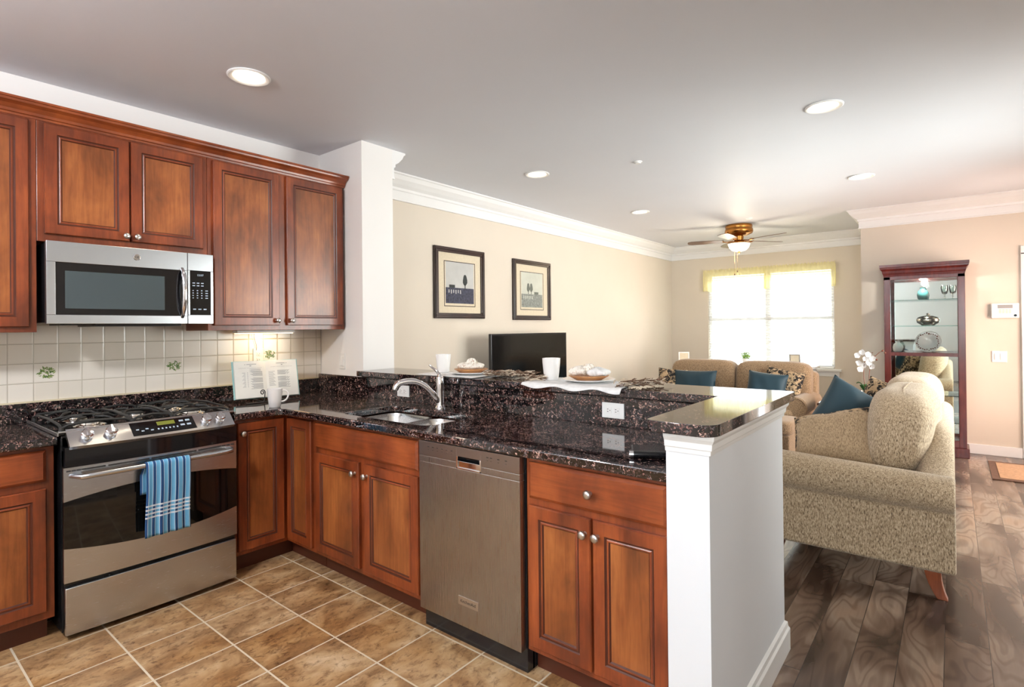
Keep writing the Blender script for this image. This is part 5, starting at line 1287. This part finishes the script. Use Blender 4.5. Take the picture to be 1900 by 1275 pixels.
def valance(x0, x1, label, seed):
    t = thing('valance', label, 'valance', ((x0+x1)/2, YW-0.07, 2.24), group='yellow sheer valances')
    b = BM(); n = 110; rows = [(0.05, 1.6), (0.015, 0.5), (0.0, 0.35), (-0.03, 0.4), (-0.12, 1.0), (-0.30, 1.6)]; g = []; rnd = random.Random(seed); ph = rnd.uniform(0, 6)
    for i in range(n+1):
        u = i/n; x = x0+(x1-x0)*u; r_ = []
        for dz, am in rows:
            y = YW-0.075+0.012*am*math.sin(u*95+ph+0.6*math.sin(u*31)); z = 2.245+dz+(0.012*math.sin(u*140+ph) if dz > 0.03 else 0)+(0.010*math.sin(u*24+ph) if dz < -0.2 else 0)
            r_.append(b.verts.new((x, y, z)))
        g.append(r_)
    for A, C in zip(g[:-1], g[1:]):
        for q in range(len(rows)-1): b.faces.new([A[q], A[q+1], C[q+1], C[q]])
    put('fabric', b, M['sheer'], parent=t, smooth=80)
    b = BM()
    for xx, s in ((x0, -1), (x1, 1)):
        vs = [b.verts.new(p) for p in ((xx, YW-0.075, 2.27), (xx, YW-0.002, 2.27), (xx, YW-0.002, 1.95), (xx, YW-0.075, 1.95))]; b.faces.new(vs)
    put('return_fabric', b, M['sheer'], parent=t)
    b = BM(); tube(b, [(x0, YW-0.06, 2.246), (x1, YW-0.06, 2.246)], 0.007, 8); put('rod', b, M['white_plastic'], parent=t)
valance(0.575, 1.515, 'yellow sheer ruffled valance over the left half of the window', 1)
valance(1.525, 2.475, 'yellow sheer ruffled valance over the right half of the window', 2)

# ------------------------------------------------------------------ ceiling things
def downlight(x, y, label, power=14):
    t = thing('recessed_light', label, 'ceiling light', (x, y, H), group='recessed ceiling lights')
    b = BM(); lathe(b, [(0.078, -0.0005), (0.105, -0.001), (0.105, -0.006), (0.098, -0.010), (0.080, -0.006), (0.076, -0.001)], (0, 0, 0), 40); put('trim_ring', b, M['white_paint'], parent=t, world=False, smooth=40)
    b = BM(); lathe(b, [(0.078, -0.001), (0.06, -0.004), (0.03, -0.008), (0, -0.009)], (0, 0, 0), 32); put('lamp', b, M['lamp_glow'], parent=t, world=False, smooth=60)
    l = bpy.data.lights.new('downlight_lamp', 'SPOT'); l.energy = power; l.color = (1.0, 0.83, 0.62); l.spot_size = math.radians(125); l.spot_blend = 0.8; l.shadow_soft_size = 0.07
    o = bpy.data.objects.new('downlight_lamp', l); COL.objects.link(o); o.parent = t; o.location = (0, 0, -0.02)
downlight(0.905, 0.738, 'recessed ceiling light above the kitchen worktop corner', 20)
downlight(3.183, 3.165, 'recessed ceiling light above the near sofa, largest on the right')
downlight(0.975, 3.21, 'recessed ceiling light above the first framed print')
downlight(0.959, 5.26, 'recessed ceiling light above the living room near the far wall crown')
downlight(3.154, 5.18, 'recessed ceiling light between the near sofa and the curio cabinet')
for (x, y, r, lb) in ((1.805, 3.455, 0.035, 'small white sprinkler cover on the ceiling between two recessed lights'), (1.814, 6.519, 0.045, 'small white sprinkler cover on the ceiling beside the ceiling fan')):
    b = BM(); lathe(b, [(0, H-0.016), (r*0.6, H-0.016), (r*0.75, H-0.008), (r, H-0.006), (r, H-0.0005)], (x, y, 0), 24); tag(put('sprinkler_cover', b, M['white_plastic'], smooth=40), lb, 'sprinkler', 'sprinkler covers')
dm = thing('added_ceiling_light', 'added round white ceiling light, unseen behind the viewer', 'ceiling light', (2.0, -1.3, H-0.1))  # unseen fixture added to brighten the kitchen walls and ceiling
b = BM(); lathe(b, [(0, H-0.001), (0.19, H-0.001), (0.19, H-0.03), (0.17, H-0.035)], (2.0, -1.3, 0), 36); put('base', b, M['nickel'], parent=dm, smooth=40)
b = BM(); lathe(b, [(0.17, H-0.031), (0.15, H-0.07), (0.09, H-0.095), (0, H-0.105)], (2.0, -1.3, 0), 36); put('dome', b, M['bowl_glow'], parent=dm, smooth=60)
l = bpy.data.lights.new('added_dome_lamp', 'POINT'); l.energy = 105; l.color = (0.96, 0.97, 1.0); l.shadow_soft_size = 0.12
o = bpy.data.objects.new('added_dome_lamp', l); COL.objects.link(o); o.parent = dm; o.location = (0, 0, -0.15)
fx, fy = 1.575, 6.93
fan = thing('ceiling_fan', 'brass ceiling fan with glowing glass bowl and wooden blades', 'ceiling fan', (fx, fy, 2.32))
b = BM(); lathe(b, [(0, H-0.001), (0.165, H-0.001), (0.17, H-0.02), (0.165, H-0.045), (0.175, H-0.06), (0.178, H-0.09), (0.165, H-0.115), (0.12, H-0.135), (0.06, H-0.15), (0.055, H-0.20), (0.075, H-0.215), (0.08, H-0.235), (0, H-0.24)], (fx, fy, 0), 40); put('motor_housing', b, M['brass'], parent=fan, smooth=40)
for k in range(5):
    a = math.radians(196+72*k); d = Vector((math.cos(a), math.sin(a), 0)); s = Vector((-d.y, d.x, 0)); c = Vector((fx, fy, 2.515)); tilt = 0.17
    b = BM(); prof = [(0.19, 0.045), (0.22, 0.055), (0.45, 0.068), (0.60, 0.066), (0.645, 0.045), (0.655, 0.0)]
    L = [c+d*r+s*w_+Vector((0, 0, w_*tilt)) for r, w_ in prof]; Rr = [c+d*r-s*w_-Vector((0, 0, w_*tilt)) for r, w_ in prof[:-1]]
    loop = L+Rr[::-1]; f = b.faces.new([b.verts.new(p) for p in loop]); r_ = bmesh.ops.extrude_face_region(b, geom=[f]); bmesh.ops.translate(b, verts=[v for v in r_['geom'] if isinstance(v, bmesh.types.BMVert)], vec=(0, 0, 0.006))
    bl = put('blade', b, M['blade_dark'], parent=fan)
    b = BM(); tube(b, [c+d*0.07+Vector((0, 0, 0.0)), c+d*0.14+Vector((0, 0, -0.012)), c+d*0.20+Vector((0, 0, -0.006))], 0.007, 8); tube(b, [c+d*0.20+s*0.03, c+d*0.20-s*0.03], 0.006, 8); put('blade_bracket', b, M['brass'], parent=bl, smooth=60)
b = BM(); lathe(b, [(0.135, H-0.252), (0.14, H-0.245), (0.135, H-0.262), (0.12, H-0.30), (0.085, H-0.335), (0.03, H-0.350), (0, H-0.352)], (fx, fy, 0), 36); put('light_bowl', b, M['bowl_glow'], parent=fan, smooth=60)
b = BM(); lathe(b, [(0, H-0.24), (0.142, H-0.242), (0.142, H-0.250), (0.12, H-0.252)], (fx, fy, 0), 36); lathe(b, [(0.018, H-0.350), (0.012, H-0.365), (0.006, H-0.38), (0, H-0.382)], (fx, fy, 0), 16); put('light_fitter', b, M['brass'], parent=fan, smooth=40)
for dx, L in ((-0.015, 0.66), (0.02, 0.62)):
    b = BM(); tube(b, [(fx+dx, fy-0.04, H-0.24), (fx+dx, fy-0.145, H-0.26), (fx+dx, fy-0.150, H-L)], 0.0015, 5); ch = put('pull_chain', b, M['brass'], parent=fan)
    b = BM(); lathe(b, [(0, -0.02), (0.007, -0.012), (0.006, 0.0), (0, 0.006)], (fx+dx, fy-0.150, H-L), 10); put('chain_fob', b, M['bud'], parent=ch, smooth=60)
l = bpy.data.lights.new('fan_lamp', 'POINT'); l.energy = 14; l.color = (1.0, 0.85, 0.62); l.shadow_soft_size = 0.1
o = bpy.data.objects.new('fan_lamp', l); COL.objects.link(o); o.parent = fan; o.location = (0, 0, -0.02)
